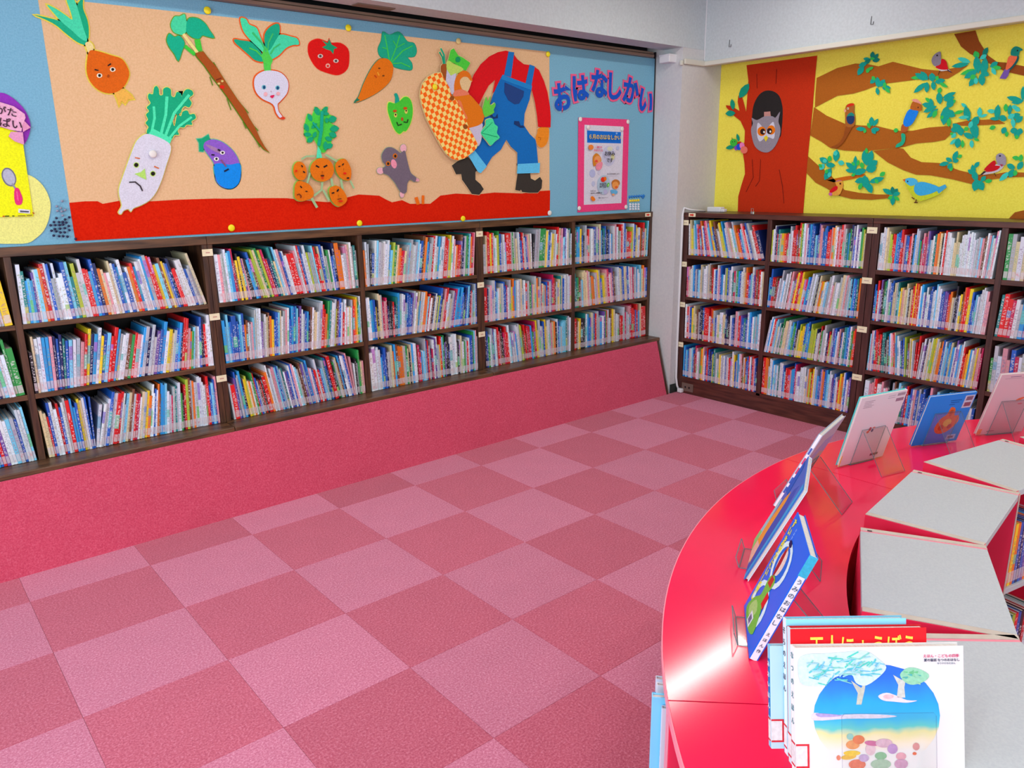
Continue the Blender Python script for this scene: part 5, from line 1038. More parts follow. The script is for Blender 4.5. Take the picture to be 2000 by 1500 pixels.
def _bl():
    m=BL;t=m.node_tree;b=t.nodes['Principled BSDF'];L=t.links.new;b.inputs['Roughness'].default_value=.3
    bk=node(m,'ShaderNodeAttribute',attribute_name='bk');mp=node(m,'ShaderNodeMapping');mp.inputs['Scale'].default_value=(1.5,12,50)
    nz=node(m,'ShaderNodeTexNoise');nz.inputs['Scale'].default_value=1;r=node(m,'ShaderNodeValToRGB')
    r.color_ramp.elements[0].position=.3;r.color_ramp.elements[0].color=lin('#d88890');r.color_ramp.elements[1].position=.45;r.color_ramp.elements[1].color=lin('#d4ccd4')
    L(bk.outputs['Vector'],mp.inputs[0]);L(mp.outputs[0],nz.inputs[0]);L(nz.outputs[0],r.inputs[0]);ca=node(m,'ShaderNodeAttribute',attribute_name='Col');mx=node(m,'ShaderNodeMix',data_type='RGBA');mx.inputs[0].default_value=.68;L(ca.outputs[0],mx.inputs[6]);L(r.outputs[0],mx.inputs[7]);L(mx.outputs[2],b.inputs['Base Color'])
_bl()
def bvar(c):
    r,g,b,_=lin(PAL[c.lower()][0]);k=random.uniform(.82,1.12);return (min(1,r*k*random.uniform(.92,1.08)),min(1,g*k),min(1,b*k*random.uniform(.92,1.08)),1)
def book_geo(t,d,h):
    """cover (U shape), page block, label: local x thickness, y depth (0 = spine), z height"""
    c=min(.0022,t*.22);i=.003
    P=[(0,.001),(.0012,0),(t-.0012,0),(t,.001),(t,d),(t-c,d),(t-c,c),(c,c),(c,d),(0,d)]
    cv=[(x,y,0) for x,y in P]+[(x,y,h) for x,y in P];n=10
    cf=[(i_,(i_+1)%n,(i_+1)%n+n,i_+n) for i_ in range(n)]+[(0,9,8,7),(0,7,1),(1,7,6,2),(2,6,3),(3,6,5,4)]
    cf+=[(10,17,18,19),(10,11,17),(11,12,16,17),(12,13,16),(13,14,15,16)]
    B=lambda x0,y0,z0,x1,y1,z1:([(x0,y0,z0),(x1,y0,z0),(x1,y1,z0),(x0,y1,z0),(x0,y0,z1),(x1,y0,z1),(x1,y1,z1),(x0,y1,z1)],[(0,3,2,1),(4,5,6,7),(0,1,5,4),(1,2,6,5),(2,3,7,6),(3,0,4,7)])
    pv=B(c,c,i,t-c,d-.003,h-i);lv=B(t*.06,-.0006,.012,t*.94,.0002,.05)
    return (cv,cf),pv,lv
def ordn(n):
    o='first second third fourth fifth sixth seventh eighth ninth tenth eleventh twelfth thirteenth fourteenth fifteenth sixteenth seventeenth eighteenth nineteenth'.split()
    if n<20: return o[n-1]
    T='twenty thirty forty fifty sixty seventy eighty ninety'.split();a,b=n//10-2,n%10
    return T[a]+'-'+o[b-1] if b else T[a][:-1]+'ieth'
BK=[]
def row(side,s0,s1,z,clear,keys,cols,place,skip=0):
    cols=cols.replace(' ','')
    th=[random.uniform(.75,1.3)*(1.9 if c.isupper() else 1) for c in cols]
    A=lambda f:next((a0+(a1-a0)*(f-f0)/max(1e-6,f1-f0) for (f0,a0),(f1,a1) in zip(keys,keys[1:]) if f<=f1),keys[-1][1])
    a0,a1=math.radians(A(0)),math.radians(A(1));off0=max(0,math.sin(a0)*.24);off1=max(0,-math.sin(a1)*.24)
    wid=(s1-s0)-off0-off1-.006;tot=0
    for i,q in enumerate(th): tot+=q/math.cos(math.radians(A((i+.5)/len(th))))
    k=wid/tot;s=s0+.003+off0;hb=.245
    for i,c in enumerate(cols):
        ang=math.radians(A((i+.5)/len(th)));t=th[i]*k;foot=t/math.cos(ang)
        hb=random.choice((.205,.225,.235,.25,.262,.27,.28,hb,hb));h=min(hb+random.uniform(-.006,.006),(clear-.008)/max(.9,math.cos(ang))-abs(math.sin(ang))*t)
        d=min(.30,max(.17,h*random.uniform(.8,1.05)));inset=random.uniform(.004,.012)
        if i>=skip: BK.append(dict(side=side,s=s,foot=foot,t=t-.0003,d=d,h=h,z=z,ang=ang,c=c,col=bvar(c),r=random.random(),inset=inset,place=place,i=i+1-skip))
        s+=foot
AT=[(.2225,1.0855),(1.1430,2.009),(2.0395,2.908),(2.966,3.814),(3.845,4.693)]
PA=['below the white radish','below the eggplant','below the mole','below the farmer boots','below the pink poster']
RN=['top row','middle row','bottom row']
DA=[[("wtscsvwcorwbgwwwbctlgwrrsbnoepwewbswbworswgwsgrrycdygbnrrwwwbgge",[(0,-2),(.15,3),(.4,6),(.7,9),(1,15)]),
 ("kewwsspnbntbcwgprynswybcrrsgwwdfrpwsgnggvbswyegbsnrrpofcgwbknrww",[(0,0),(.12,-3),(.25,-9),(.45,-14),(.7,-12),(.85,-8),(1,0)]),
 ("eerbwwrbwgRssbyewbbwwgwbgwRrwwcedgrmwegyowwbwodsscwwmgtgwfkrldgowgwwwwprbcbp",[(0,3),(.24,1),(.26,-14),(.5,-11),(.75,-4),(1,0)])],
 [("WpwgwcsmdykyvpkksbdlleflmrntecwpbwwRRpwrbwwlggcrrebwgfwbnOowgpewgtg",[(0,1),(.15,5),(.3,15),(.5,12),(.75,8),(1,1)]),
 ("SccsbBbscbodwgpcgwwvgwedoybbcewgpwbsbscmvwgbsndweewgwrroftwwgldvbwrwpwewgroyfcw",[(0,1),(.3,-4),(.5,-5),(.75,-8),(1,0)]),
 ("wRvbggsnyleowfrbwdrkRowgwppcbcgtwvbwbpwcgddvgbspwbrwrbcgtbnRkfgedsnwwbppwkgfep",[(0,4),(.2,9),(.6,10),(.9,11),(.93,3),(1,1)])],
 [("owgkbwcggwwwsclfeormeggcggwgcwbdosbggrwgswwwrrgylwpworrdngftcomp",[(0,2),(.08,-5),(.3,-9),(.6,-8),(1,-4)]),
 ("wwssbykeegmpmnkkrntsgwwgbbbvgweesgwoocrwdnweblbneprrwgegvmsSSbbnbbcsnrgtcgb",[(0,2),(.2,0),(.4,-8),(.55,-11),(.8,-11),(.95,-3),(1,0)]),
 ("WWwwwsbbnwgeosdOOegfekeswwdmrswcgbrgnmwvwgyrcfvkknWWwgkgewfgrwbbfcpg",[(0,2),(.3,2),(.6,2),(1,0)])],
 [("GerryrgwwlfbggwcRrgfggegwbbrwgbpewkGggFFeywsbwyegwrregpwcvwegtw",[(0,0),(.3,2),(.52,5),(.56,-5),(.8,-3),(1,0)]),
 ("Rngpgwbcwegwbbmwgyosgwgegwrggfbpegoegmegobrgvmrdgyetebwgwwp",[(0,0),(.5,1),(1,0)]),
 ("nbfwgvcwgrpdkkmrrwcgwgwswwglldrdrmrsfmmyegwgbyewgpeokwbcgccctggw",[(0,2),(.3,6),(.45,8),(.7,4),(1,0)])],
 [("TssybkggprgwgbvgbesntbknbwsgwpwfgrwbgRrolwbyewodrgetc",[(0,0),(.5,2),(1,-2)]),
 ("ttfdgceeepwgoowgpygblyepmwpvdgwwegbegbwpwmggswwceogb",[(0,1),(.25,6),(.5,7),(.8,4),(1,0)]),
 ("rdeykktwsbsegbrggswvfrgwdyegwgdrrgwmgwpmrrbrsgerR",[(0,0),(.5,2),(1,3)])]]
D0=["ewwgwgwfwgwpeswgcwggY","wbswworbwgwwscngcwwfF","rnswwcwwosbrvwwcgbwwc"]
for ri in range(3): row('A',-.13,.188,ZA[ri][0]+.0005,.30,[(0,7),(.7,6),(1,5)],D0[ri],('beside the yellow card',ri))
for bi in range(5):
    for ri in range(3): row('A',*AT[bi],ZA[ri][0]+.0005,ZA[ri][1]-ZA[ri][0],DA[bi][ri][1],DA[bi][ri][0],(PA[bi],ri))
BT=[(-.2415,.4700),(.5065,1.2085),(1.2975,2.0060),(2.0435,2.75)]
RB=['top row','second row','third row','lowest row']
PBN=['beside the pillar','below the upper parrots','below the robin','past the big blue bird']
DB=[[("weylgcsprrvrowbrmpcsoybndgweylsbwgpewcgoorbcprwbggwrRN",[(0,2),(.2,8),(.35,15),(1,19)]),("mpewwsbgbcwegwwgegdrwsbwpbswglbgwtmgfsbwweorbcwvrdrwe",[(0,1),(1,0)]),("wrpbyeedgnkbrrrwrogbwewweennkwbnpgrvbtbwsbwcgcw",[(0,1),(1,0)]),("sbcsbgwcbdmpwgfoypwbrrbnbltgwgeywgwwbgwrgweybgswpdwobbrwbrpbn",[(0,0),(1,1)])],
 [("lwwnrteYormwgwrrrdrlfwpwbsbbncbvppbsbrrpoewrprpgtsfngbwvwfle",[(0,0),(1,0)]),("sbrrdmwgwcwgwdpwgryrmyywmsbwgwgkewoywwcggwpegwwgeegpgwcnsbtko",[(0,-1),(.12,-7),(.5,-8),(.8,-5),(1,0)]),("gwswrgcewtgfgeegwcsffbkelyYbsbsllllnwgrfggwnrlgvbswpdbwtsbwfor",[(0,-9),(.2,-7),(.5,-4),(1,-1)]),("rroogwwswcwtwwbcrrrpssbmwwwwwwegolrywgsbbpobscwwvbwwryowbwpv",[(0,0),(1,-1)])],
 [("wwwweellrrsbbrrpbbrpkswgsfmpmpvcgwtooekwrwwwweeewwwwwwwwwwgcpdwpcwpw",[(0,0),(.8,0),(1,-3)]),("bsrwvkftwgbbeegtcyepeewkeryrorwswvwwbbwwcwwbbvvroegknwydorrYbbcwgwwwpp",[(0,0),(.6,0),(1,-2)]),("cpwgbrrrdrrkttkgdswppreswwbnblfdeywgrrgwvkwewllygeoobwcgsbeswvwsgwrroyswgeyppm",[(0,-1),(.28,6),(.45,3),(.5,-4),(1,-2)]),("WppprWpwpkkgdgcgtvrsbwpbgbbbrprscsgwgwccgbbrgrwcgwb",[(0,-1),(1,-3)])],
 [("fgewedggworgwbgewsgcwfeopgwbewwgbew",[(0,0),(1,0)]),("trrmwgsbcggwweesgwcbggwbeewgrwbcwge",[(0,-3),(1,0)]),("fgwppbmwggwtcpwwbscgfydrpbwfgowwgbc",[(0,1),(1,0)])]]
for bi in range(4):
    for ri in range(len(DB[bi])): row('B',*BT[bi],ZB[ri][0]+.0005,ZB[ri][1]-ZB[ri][0],DB[bi][ri][1],DB[bi][ri][0],(PBN[bi],ri))
for b in BK:
    R=Matrix.Rotation(-b['ang'],4,'Y')
    # pivot: lower spine corner on the side it leans to
    if b['ang']>=0: loc=R
    else: loc=Matrix.Translation((b['foot'],0,0))@R@Matrix.Translation((-b['t'],0,0))
    if b['side']=='A': b['M']=Matrix.Translation((b['s'],YS+b['inset'],b['z']))@loc
    else: b['M']=Matrix.Translation((XS+b['inset'],-b['s'],b['z']))@Matrix.Rotation(-math.pi/2,4,'Z')@loc
    q=[b['M']@Vector(p) for p in ((0,0,0),(b['t'],0,0),(0,0,b['h']))];pr=[]
    for p in q:
        d=p-EYE;pr.append(Vector((d.dot(rt),d.dot(up)))/d.dot(fw)*1517)
    e1,e2=pr[1]-pr[0],pr[2]-pr[0];b['area']=abs(e1.x*e2.y-e1.y*e2.x)
    vis=-1000<pr[0].x<1000 and -990<pr[2].x<1000
    if b['side']=='B' and b['place'][1]==3 and b['place'][0]==PBN[2]: b['area']*=.3
    if not vis: b['area']=0
BK.sort(key=lambda b:-b['area'])
NB=288
def attrs(me,cols,bks):
    a=me.attributes.new('Col','FLOAT_COLOR','POINT');a.data.foreach_set('color',[x for c in cols for x in c])
    a=me.attributes.new('bk','FLOAT_VECTOR','POINT');a.data.foreach_set('vector',[x for c in bks for x in c])
ST=[([],[],[],[]) for _ in range(3)]
for n,b in enumerate(BK):
    g=book_geo(b['t'],b['d'],b['h']);bk=lambda vs:[(v[0]/b['t'],v[2]/b['h'],b['r']) for v in vs]
    if n<NB:
        pl,ri=b['place'];sz='thick ' if b['c'].isupper() else 'narrow ' if b['t']<.0115 else ''
        lab='%s%s book, %s in the %s %s'%(sz,PAL[b['c'].lower()][1],ordn(b['i']),(RN if b['side']=='A' else RB)[ri],pl)
        root=None
        for (vs,fs),nm,mt in zip(g,('picture_book','pages','spine_label'),(BM,PAGES,BL)):
            me=bpy.data.meshes.new(nm);me.from_pydata(vs,[],fs);me.materials.append(mt);attrs(me,[b['col']]*len(vs),bk(vs))
            o=bpy.data.objects.new(nm,me);C.objects.link(o)
            if root is None: root=o;o.matrix_world=b['M'];tag(o,lab,'book','picture books on the wall shelves')
            else: o.parent=root
    else:
        for (vs,fs),S in zip(g,ST):
            k=len(S[0]);S[0].extend(tuple(b['M']@Vector(v)) for v in vs);S[1].extend([i+k for i in f] for f in fs);S[2].extend([b['col']]*len(vs));S[3].extend(bk(vs))
V,F_,Cc,Bk,MI=[],[],[],[],[]
for S,mi in zip(ST,(0,1,2)):
    k=len(V);V+=S[0];F_+=[[i+k for i in f] for f in S[1]];Cc+=S[2];Bk+=S[3];MI+=[mi]*len(S[1])
me=bpy.data.meshes.new('shelved_books');me.from_pydata(V,[],F_)
for q in (BM,PAGES,BL): me.materials.append(q)
me.polygons.foreach_set('material_index',MI);attrs(me,Cc,Bk)
o=bpy.data.objects.new('shelved_books',me);C.objects.link(o);tag(o,'remaining picture books packed upright on the farther wall shelves','books',None,'stuff')
# ------------------------------------------------------------------ round red counter
CC=(2.316,-4.301);HR=.70
def pol(r,a): a=math.radians(a);return Vector((CC[0]+r*math.cos(a),CC[1]+r*math.sin(a),0))
for a0,a1,lb in ((135.45,180.3,'curved red counter unit under the foreground picture books'),(90.45,135.35,'curved red counter unit carrying the three edge-on display books'),(45.4,90.35,'curved red counter unit carrying the white, blue and pale pink display books'),(0.3,45.3,'curved red counter unit mostly hidden behind the white cabinets')):
    t=thing('curved_counter',lb,'counter',(CC[0],CC[1],0),'curved red counter units');c=(0,0)
    MB().sector(1.65,2.097,a0,a1,HR-.024,HR,c).build('counter_top',RED,t)
    MB().sector(2.0972,2.1,a0,a1,HR-.024,HR-.001,c).build('edge_band',PINK,t)
    MB().sector(1.66,1.676,a0,a1,.06,HR-.0245,c).build('back_panel',REDS,t)
    MB().sector(1.677,2.085,a0+.6,a1-.6,.345,.365,c).build('shelf_board',REDS,t)
    MB().sector(1.677,2.085,a0+.6,a1-.6,.06,.08,c).build('bottom_board',REDS,t)
    MB().sector(1.70,2.02,a0+.6,a1-.6,0,.0595,c).build('plinth',REDS,t)
    for a in (a0+.27,a1-.27):
        M=Matrix.Rotation(math.radians(a),4,'Z');MB().bev(1.677,-.0095,0,2.096,.0095,HR-.0245,.0015,M=M).build('side_panel',REDS,t)
        MB().box(2.0962,-.009,.003,2.098,.009,HR-.026,M=M).build('edge_band',PINK,t)
# ------------------------------------------------------------------ white topped cabinets in a ring
CW,CD,CH=.47,.307,.802
CAB=[]
for x,y,ang,lb in ((1.171,-3.327,137,'white topped cabinet nearest the camera, behind the foreground books'),(1.572,-3.029,117,'white topped cabinet beside the gap in the red counter'),(2.061,-2.872,97.8,'white topped cabinet holding thin books, behind the nearer one'),(2.575,-2.873,79,'white topped cabinet in front of the blue and pale pink display books'),(3.035,-3.05,60,'white topped cabinet last in the curved row')):
    M=Matrix.Translation((x,y,0))@Matrix.Rotation(math.radians(ang),4,'Z')    # local x outward, y along the ring
    t=thing('cabinet',lb,'cabinet',M=M,group='white topped cabinets in a ring');CAB.append((M,t))
    o,i_,w2=CD/2,-CD/2,CW/2
    B=lambda nm,*a,b=.0015,mt=REDS: MB().bev(*a,b).build(nm,mt,t)
    B('top_panel',i_,-w2+.026,CH-.02,o,w2-.0205,CH,mt=TOPW)
    B('side_panel',i_,-w2,0,o,-w2+.018,CH-.0015);B('side_panel',i_,w2-.0195,0,o,w2,CH-.0015)
    MB().box(i_+.001,-w2+.0005,CH-.0014,o-.001,-w2+.0175,CH+.0002).build('edge_band',CREAM,t);MB().box(i_+.001,w2-.019,CH-.0014,o-.001,w2-.0005,CH+.0002).build('edge_band',CREAM,t)
    MB().box(i_+.001,-w2+.0181,CH-.006,o-.001,-w2+.0258,CH-.001).build('pink_joint',PINK,t)
    MB().box(o-.03,-w2+.0135,CH+.0002,o-.018,-w2+.0195,CH+.0007).build('screw_cap',newmat('dark screw',lin('#402028'),.5),t)
    for yy in (-w2,w2-.0195): MB().box(i_-.0016,yy+.0005,.002,i_-.0001,yy+.0185,CH-.003).build('front_edge_band',CREAM,t)
    B('back_panel',o-.012,-w2+.0185,.05,o-.001,w2-.02,CH-.0205)
    for z in (.05,.43): B('shelf_board',i_+.004,-w2+.0185,z,o-.0125,w2-.02,z+.02,mt=TOPW)
    B('plinth',i_+.02,-w2+.0185,0,i_+.035,w2-.02,.0495)
# books inside two of the cabinets, spines to the middle of the ring
def inner(ci,z,y0,spec,where):
    M,t=CAB[ci];y=y0
    for k,(c,th,h,d) in enumerate(spec):
        (cv,pv,lv)=book_geo(th,d,h);r=random.random();root=None;col=bvar(c)
        MM=M@Matrix.Translation((-CD/2+.012,y,z))@Matrix.Rotation(-math.pi/2,4,'Z')
        for (vs,fs),nm,mt in zip((cv,pv,lv),('cabinet_book','pages','spine_label'),(BM,PAGES,BL)):
            me=bpy.data.meshes.new(nm);me.from_pydata(vs,[],fs);me.materials.append(mt);attrs(me,[col]*len(vs),[(v[0]/th,v[2]/h,r) for v in vs])
            o=bpy.data.objects.new(nm,me);C.objects.link(o)
            if root is None: root=o;o.matrix_world=MM;tag(o,'%s book, %s %s'%(PAL[c][1],ordn(k+1),where),'book','books inside the white topped cabinets')
            else: o.parent=root
        y-=th+.0006
inner(2,.4505,CW/2-.03,[('c',.011,.235,.2),('w',.009,.235,.2),('c',.010,.235,.2),('w',.009,.235,.2),('s',.011,.23,.2),('c',.010,.235,.2),('b',.008,.23,.19),('s',.012,.235,.2),('r',.010,.2,.16),('w',.012,.2,.16),('w',.010,.2,.16),('r',.010,.2,.16),('w',.011,.2,.16)],'of the thin books inside the white topped cabinet')
inner(2,.0705,CW/2-.03,[(c,.016,.24,.2) for c in 'rbtwrkbgrwotb'],'on the low shelf under the thin books in the cabinet')
inner(3,.4505,CW/2-.05,[(c,.014,.22,.2) for c in 'oyobnbvosbnrp'],'on the upper shelf of the cabinet beside the thin books')
inner(3,.0705,CW/2-.03,[(c,.017,.25,.2) for c in 'ktrwrtlrbkrwtr'],'on the low shelf of the cabinet beside the thin books')
# books on the outer shelf of the counter, beside the floor
for k,(a,r,c,th,h) in enumerate(((134.2,2.105,'w',.012,.285),(133.7,2.125,'c',.016,.300),(133.1,2.118,'b',.012,.27),(132.4,2.112,'w',.012,.295),(131.9,2.12,'s',.012,.255),(131.2,2.112,'w',.014,.28),(137.2,2.075,'c',.014,.28),(137.9,2.07,'w',.016,.29))):
    (cv,pv,lv)=book_geo(th,.25,h);r0=random.random();root=None;col=bvar(c);p=pol(r,a);p.z=.3655
    MM=Matrix.Translation(p)@Matrix.Rotation(math.radians(a+90),4,'Z')@Matrix.Translation((-th/2,0,0))
    for (vs,fs),nm,mt in zip((cv,pv,lv),('counter_book','pages','spine_label'),(BM,PAGES,BL)):
        me=bpy.data.meshes.new(nm);me.from_pydata(vs,[],fs);me.materials.append(mt);attrs(me,[col]*len(vs),[(v[0]/th,v[2]/h,r0) for v in vs])
        o=bpy.data.objects.new(nm,me);C.objects.link(o)
        if root is None: root=o;o.matrix_world=MM;tag(o,'%s book, %s from the counter seam on the outer shelf'%(PAL[c][1],ordn(k+1)) if k<6 else '%s book past the seam under the foreground counter top, %s'%(PAL[c][1],ordn(k-5)),'book','books on the outer counter shelf')
        else: o.parent=root
# ------------------------------------------------------------------ display books on clear stands
def frame(x,y,tang,n,z=HR):
    Y=Vector((n[0],n[1],0)).normalized();X=Y.cross(Vector((0,0,1)));return Matrix.Translation((x,y,z))@Matrix((X,Y,Vector((0,0,1)))).transposed().to_4x4()
def stand(F,tilt,yb,label,w=.125,l=.155,leg=.10,lip=.032,gap=.02):
    t=thing('book_stand',label,'stand',M=F,group='clear acrylic book stands');th=math.radians(tilt);s,c=math.sin(th),math.cos(th);k=.003
    def plate(nm,a,b):        # a,b: (y,z) ends
        d=Vector((0,b[0]-a[0],b[1]-a[1])).normalized();nn=Vector((0,-d.z,d.y))*k/2
        p=[Vector((x,q[0],q[1]))+nn*e for q in (a,b) for e in (-1,1) for x in (-w/2,w/2)]
        MB().add(p,[(0,1,5,4),(2,6,7,3)],0).add(p,[(0,2,3,1),(4,5,7,6),(0,4,6,2),(1,3,7,5)],1).build(nm,[ACRYL,ACRE],t)
    z0=.0018;b=(yb+.003+z0*s/c,z0);top=(yb+.003+l*s,l*c)
    plate('back_plate',b,top);plate('rear_leg',(top[0]+.004,top[1]-.003),(top[0]+leg,z0));plate('foot',(-gap,z0),(b[0]-.002,z0));plate('lip',(-gap-.002,z0),(-gap-.012,lip))
    return t
def dbook(F,tilt,w,h,t,ysh,label,front,spine='white',spine_side=1,back=None,name='display_book',zlift=.0045):
    """ysh: y of the front face; spine_side: +1 = spine at +x"""
    M=F@Matrix.Translation((0,0,zlift))@Matrix.Rotation(-math.radians(tilt),4,'X')
    o=thing(name,label,'book',M=M,group='picture books on show');c=.0025;y0,y1=ysh,ysh+t;s=spine_side
    MB().bev(-w/2,y0,0,w/2,y0+c,h,.0008).build('front_cover',cover(front),o);MB().bev(-w/2,y1-c,0,w/2,y1,h,.0008).build('back_cover',cover(back or front),o)
    xa=s*w/2;MB().bev(min(xa,xa-s*.003),y0+c,0,max(xa,xa-s*.003),y1-c,h,.0006).build('spine',cover(spine),o)
    xb=-s*(w/2-.004);MB().box(min(xa-s*.0031,xb),y0+c+.0002,.003,max(xa-s*.0031,xb),y1-c-.0002,h-.003).build('pages',PAGES,o)
    def onf(nm,pts,col,side=-1,dd=0,sm=False):   # side -1 front face (seen along +y), +1 back face; coordinates in fractions of width and height from the lower corner on the viewer's left
        P=[((u-.5)*w*(1 if side<0 else -1),v*h) for u,v in pts]
        if sm: P=spline(P)
        f=(lambda a,b,d:Vector((a,y0-d,b))) if side<0 else (lambda a,b,d:Vector((a,y1+d,b)))
        return MB().prism(P,f,.0001+dd,.0004+dd).build(nm,col if not isinstance(col,str) else paper(col),o)
    def txt(s_,u,v,hh,col,side=-1,rot=0,sx=1,nm='title'):
        B=Matrix(((1,0,0),(0,0,-1),(0,1,0))).to_4x4() if side<0 else Matrix(((-1,0,0),(0,0,1),(0,1,0))).to_4x4()
        return text(s_,hh,col,o,Matrix.Translation(((u-.5)*w*(1 if side<0 else -1),(y0-.0012) if side<0 else (y1+.0012),v*h))@B@Matrix.Rotation(math.radians(rot),4,'Z')@Matrix.Diagonal((sx,1,1,1)),off=.0006 if hh>.015 else 0,ext=.0002,name=nm)
    return o,onf,txt
def ell(u,v,a,b,n=10,rot=0):
    c,s=math.cos(math.radians(rot)),math.sin(math.radians(rot))
    return [(u+a*math.cos(q)*c-b*math.sin(q)*s,v+a*math.cos(q)*s+b*math.sin(q)*c) for q in [2*math.pi*i/n for i in range(n)]]
def rect(a,b,c,d): return [(a,b),(c,b),(c,d),(a,d)]
def place(p,q):
    p,q=Vector(p),Vector(q);m=(p+q)/2;t=(q-p).normalized();n=Vector((-t.y,t.x));
    if n.dot(Vector(CC)-m)<0: n=-n
    return frame(m.x,m.y,t,n),(q-p).length
# white book, back cover to us
F,w=place((2.36,-2.384),(2.596,-2.44));stand(F,14.5,.003,'clear acrylic stand behind the white display book with small print')
o,onf,txt=dbook(F,14.5,w,.294,.013,-.011,'white display book with a cyan edge and a small red drawing on its back','#4cd4d8','#e4dce8',-1,'#dcccd8')
onf('drawing',ell(.44,.50,.03,.028),'#d03048',1,0,True);onf('drawing',ell(.50,.47,.025,.022),'#304878',1,0,True);onf('drawing',ell(.41,.46,.03,.02),'#e05830',1,0,True);onf('drawing',ell(.52,.51,.03,.014),'#f07868',1,0,True)
onf('barcode_sticker',rect(.80,.935,.97,.975),'#a890a0',1);onf('barcode_sticker',rect(.80,.855,.97,.9),'#a07890',1);onf('price_print',rect(.66,.06,.84,.095),'#805868',1)
for i in range(5): onf('print_line',rect(.1,.93-.022*i,.32-.03*(i%3),.937-.022*i),'#b098a8',1)
for i in range(2): onf('print_line',rect(.6,.95-.03*i,.76,.957-.03*i),'#b8a4b4',1)
onf('spine_sticker',rect(0,0,.018,.16),'#f0d028',1,.0004)
# blue book, back cover to us
F,w=place((2.791,-2.463),(3.001,-2.552));stand(F,16.5,.003,'clear acrylic stand behind the blue display book')
o,onf,txt=dbook(F,16.5,w,.232,.012,-.010,'bright blue display book with an orange animal picture on its back','#2c84dc','#70c0e8',-1,'#2080e0')
onf('picture',[(.36,.34),(.44,.22),(.6,.2),(.74,.28),(.84,.42),(.8,.55),(.7,.56),(.66,.7),(.55,.74),(.52,.6),(.42,.52)],'#e06838',1,0,True);onf('picture',ell(.6,.42,.09,.08),'#e8b048',1,.0004,True);onf('picture',ell(.5,.33,.06,.06),'#c04828',1,.0004,True);onf('picture',ell(.68,.34,.05,.05),'#b83830',1,.0004,True);onf('picture',ell(.6,.62,.04,.07),'#c85028',1,.0004,True)
onf('barcode_sticker',rect(.78,.70,.98,.95),'#c8c0d8',1);onf('barcode',rect(.81,.85,.95,.93),'#886078',1,.0004);onf('barcode',rect(.81,.73,.95,.81),'#905068',1,.0004);onf('price_sticker',rect(.72,.05,.92,.15),'#a8b0e0',1);onf('barcode',rect(.76,.08,.87,.12),'#885070',1,.0004)
for a,b,c in ((.48,.72,.87),(.5,.68,.83),(.48,.6,.79)): onf('print_line',rect(a,c,b,c+.012),'#205098',1)
# pale pink book, cut by the frame
F,w=place((3.14,-2.586),(3.311,-2.679));w=.225;stand(F,17.5,.003,'clear acrylic stand behind the pale pink display book',l=.17)
o,onf,txt=dbook(F,17.5,w,.294,.013,-.011,'pale pink display book with small orange flowers, last on the counter','#d8b8c0','#d0b8c4',-1,'#d0a8b4')
onf('flowers',ell(.62,.58,.09,.02,rot=14),'#e86848',1,0,True);onf('flowers',ell(.74,.63,.05,.03,rot=50),'#e89048',1,0,True);onf('flowers',ell(.66,.5,.05,.012),'#d87080',1,0,True);onf('flowers',ell(.85,.47,.05,.012,rot=-20),'#d86878',1,0,True)
onf('print_line',rect(.2,.955,.42,.963),'#806080',1);onf('print_line',rect(.1,.93,.95,.934),'#a88898',1);onf('print_line',rect(.2,.05,.36,.058),'#906870',1);onf('spine_sticker',rect(.0,.01,.09,.10),'#e89070',1)
# edge-on book with a spine title, farther one
F,w=place((1.86,-2.436),(2.117,-2.378));stand(F,24.5,.003,'clear acrylic stand under the farther edge-on display book',leg=.12)
o,onf,txt=dbook(F,24.5,w,.298,.014,-.011,'grey and lilac display book seen almost edge-on beyond the orange and blue one','#98a8c0','#ece8f4',1,'#a8a8c0')
onf('print_and_reflection',[(0,0),(1,0),(1,.5),(.6,.62),(0,.3)],'#c0a0a0',1,0);onf('print_and_reflection',[(0,.3),(.6,.62),(1,.5),(1,.75),(.5,.8),(0,.6)],'#a898c8',1,0);onf('print_and_reflection',[(0,.03),(.5,.03),(.4,.16),(0,.14)],'#20a070',1,.0004)  # green corner patch paints the stand's reflection; the other two are print
for i,cc in enumerate(('#4060c0','#4060c0','#d04878','#d04878','#5068c0')): MB().box(w/2+.0001,-.007,.06+.04*i,w/2+.0006,-.001,.085+.04*i).build('spine_print',paper(cc),o)
# orange and blue book, front to us, edge-on
F,w=place((1.372,-2.643),(1.603,-2.525));stand(F,24.5,.0135,'clear acrylic stand holding the orange and blue display book',leg=.11)
o,onf,txt=dbook(F,24.5,w,.31,.0125,0,'blue display book with a bold orange stripe seen edge-on, nearest the seam','#3470d0','#dce4f0',-1,'#d0dcf0')
onf('cover_print',[(1.00,0),(0.70,0),(0.50,.2),(0.45,.55),(0.50,.8),(0.65,.9),(0.90,.55),(1.00,.3)],'#4858b8',-1,0);onf('cover_print',[(0.70,.04),(0.25,.02),(0.20,.3),(0.28,.62),(0.40,.74),(0.48,.66),(0.50,.3)],'#f0a040',-1,.0003);onf('cover_print',[(0.25,0),(0.00,0),(0.00,.5),(0.15,.55),(0.20,.25)],'#a0c8d8',-1,.0003);onf('cover_print',[(0.65,0),(0.30,0),(0.28,.12),(0.60,.2)],'#f0b8a8',-1,.0006);onf('cover_print',[(0.28,0),(0.00,0),(0.00,.12),(0.20,.18)],'#90d080',-1,.0006);onf('cover_print',[(1.00,0),(0.88,0),(0.86,1),(1.00,1)],'#40a0e0',-1,.0006);onf('cover_print',[(0.30,.66),(0.00,.6),(0.00,.95),(0.20,.93)],'#3060c8',-1,.0006)
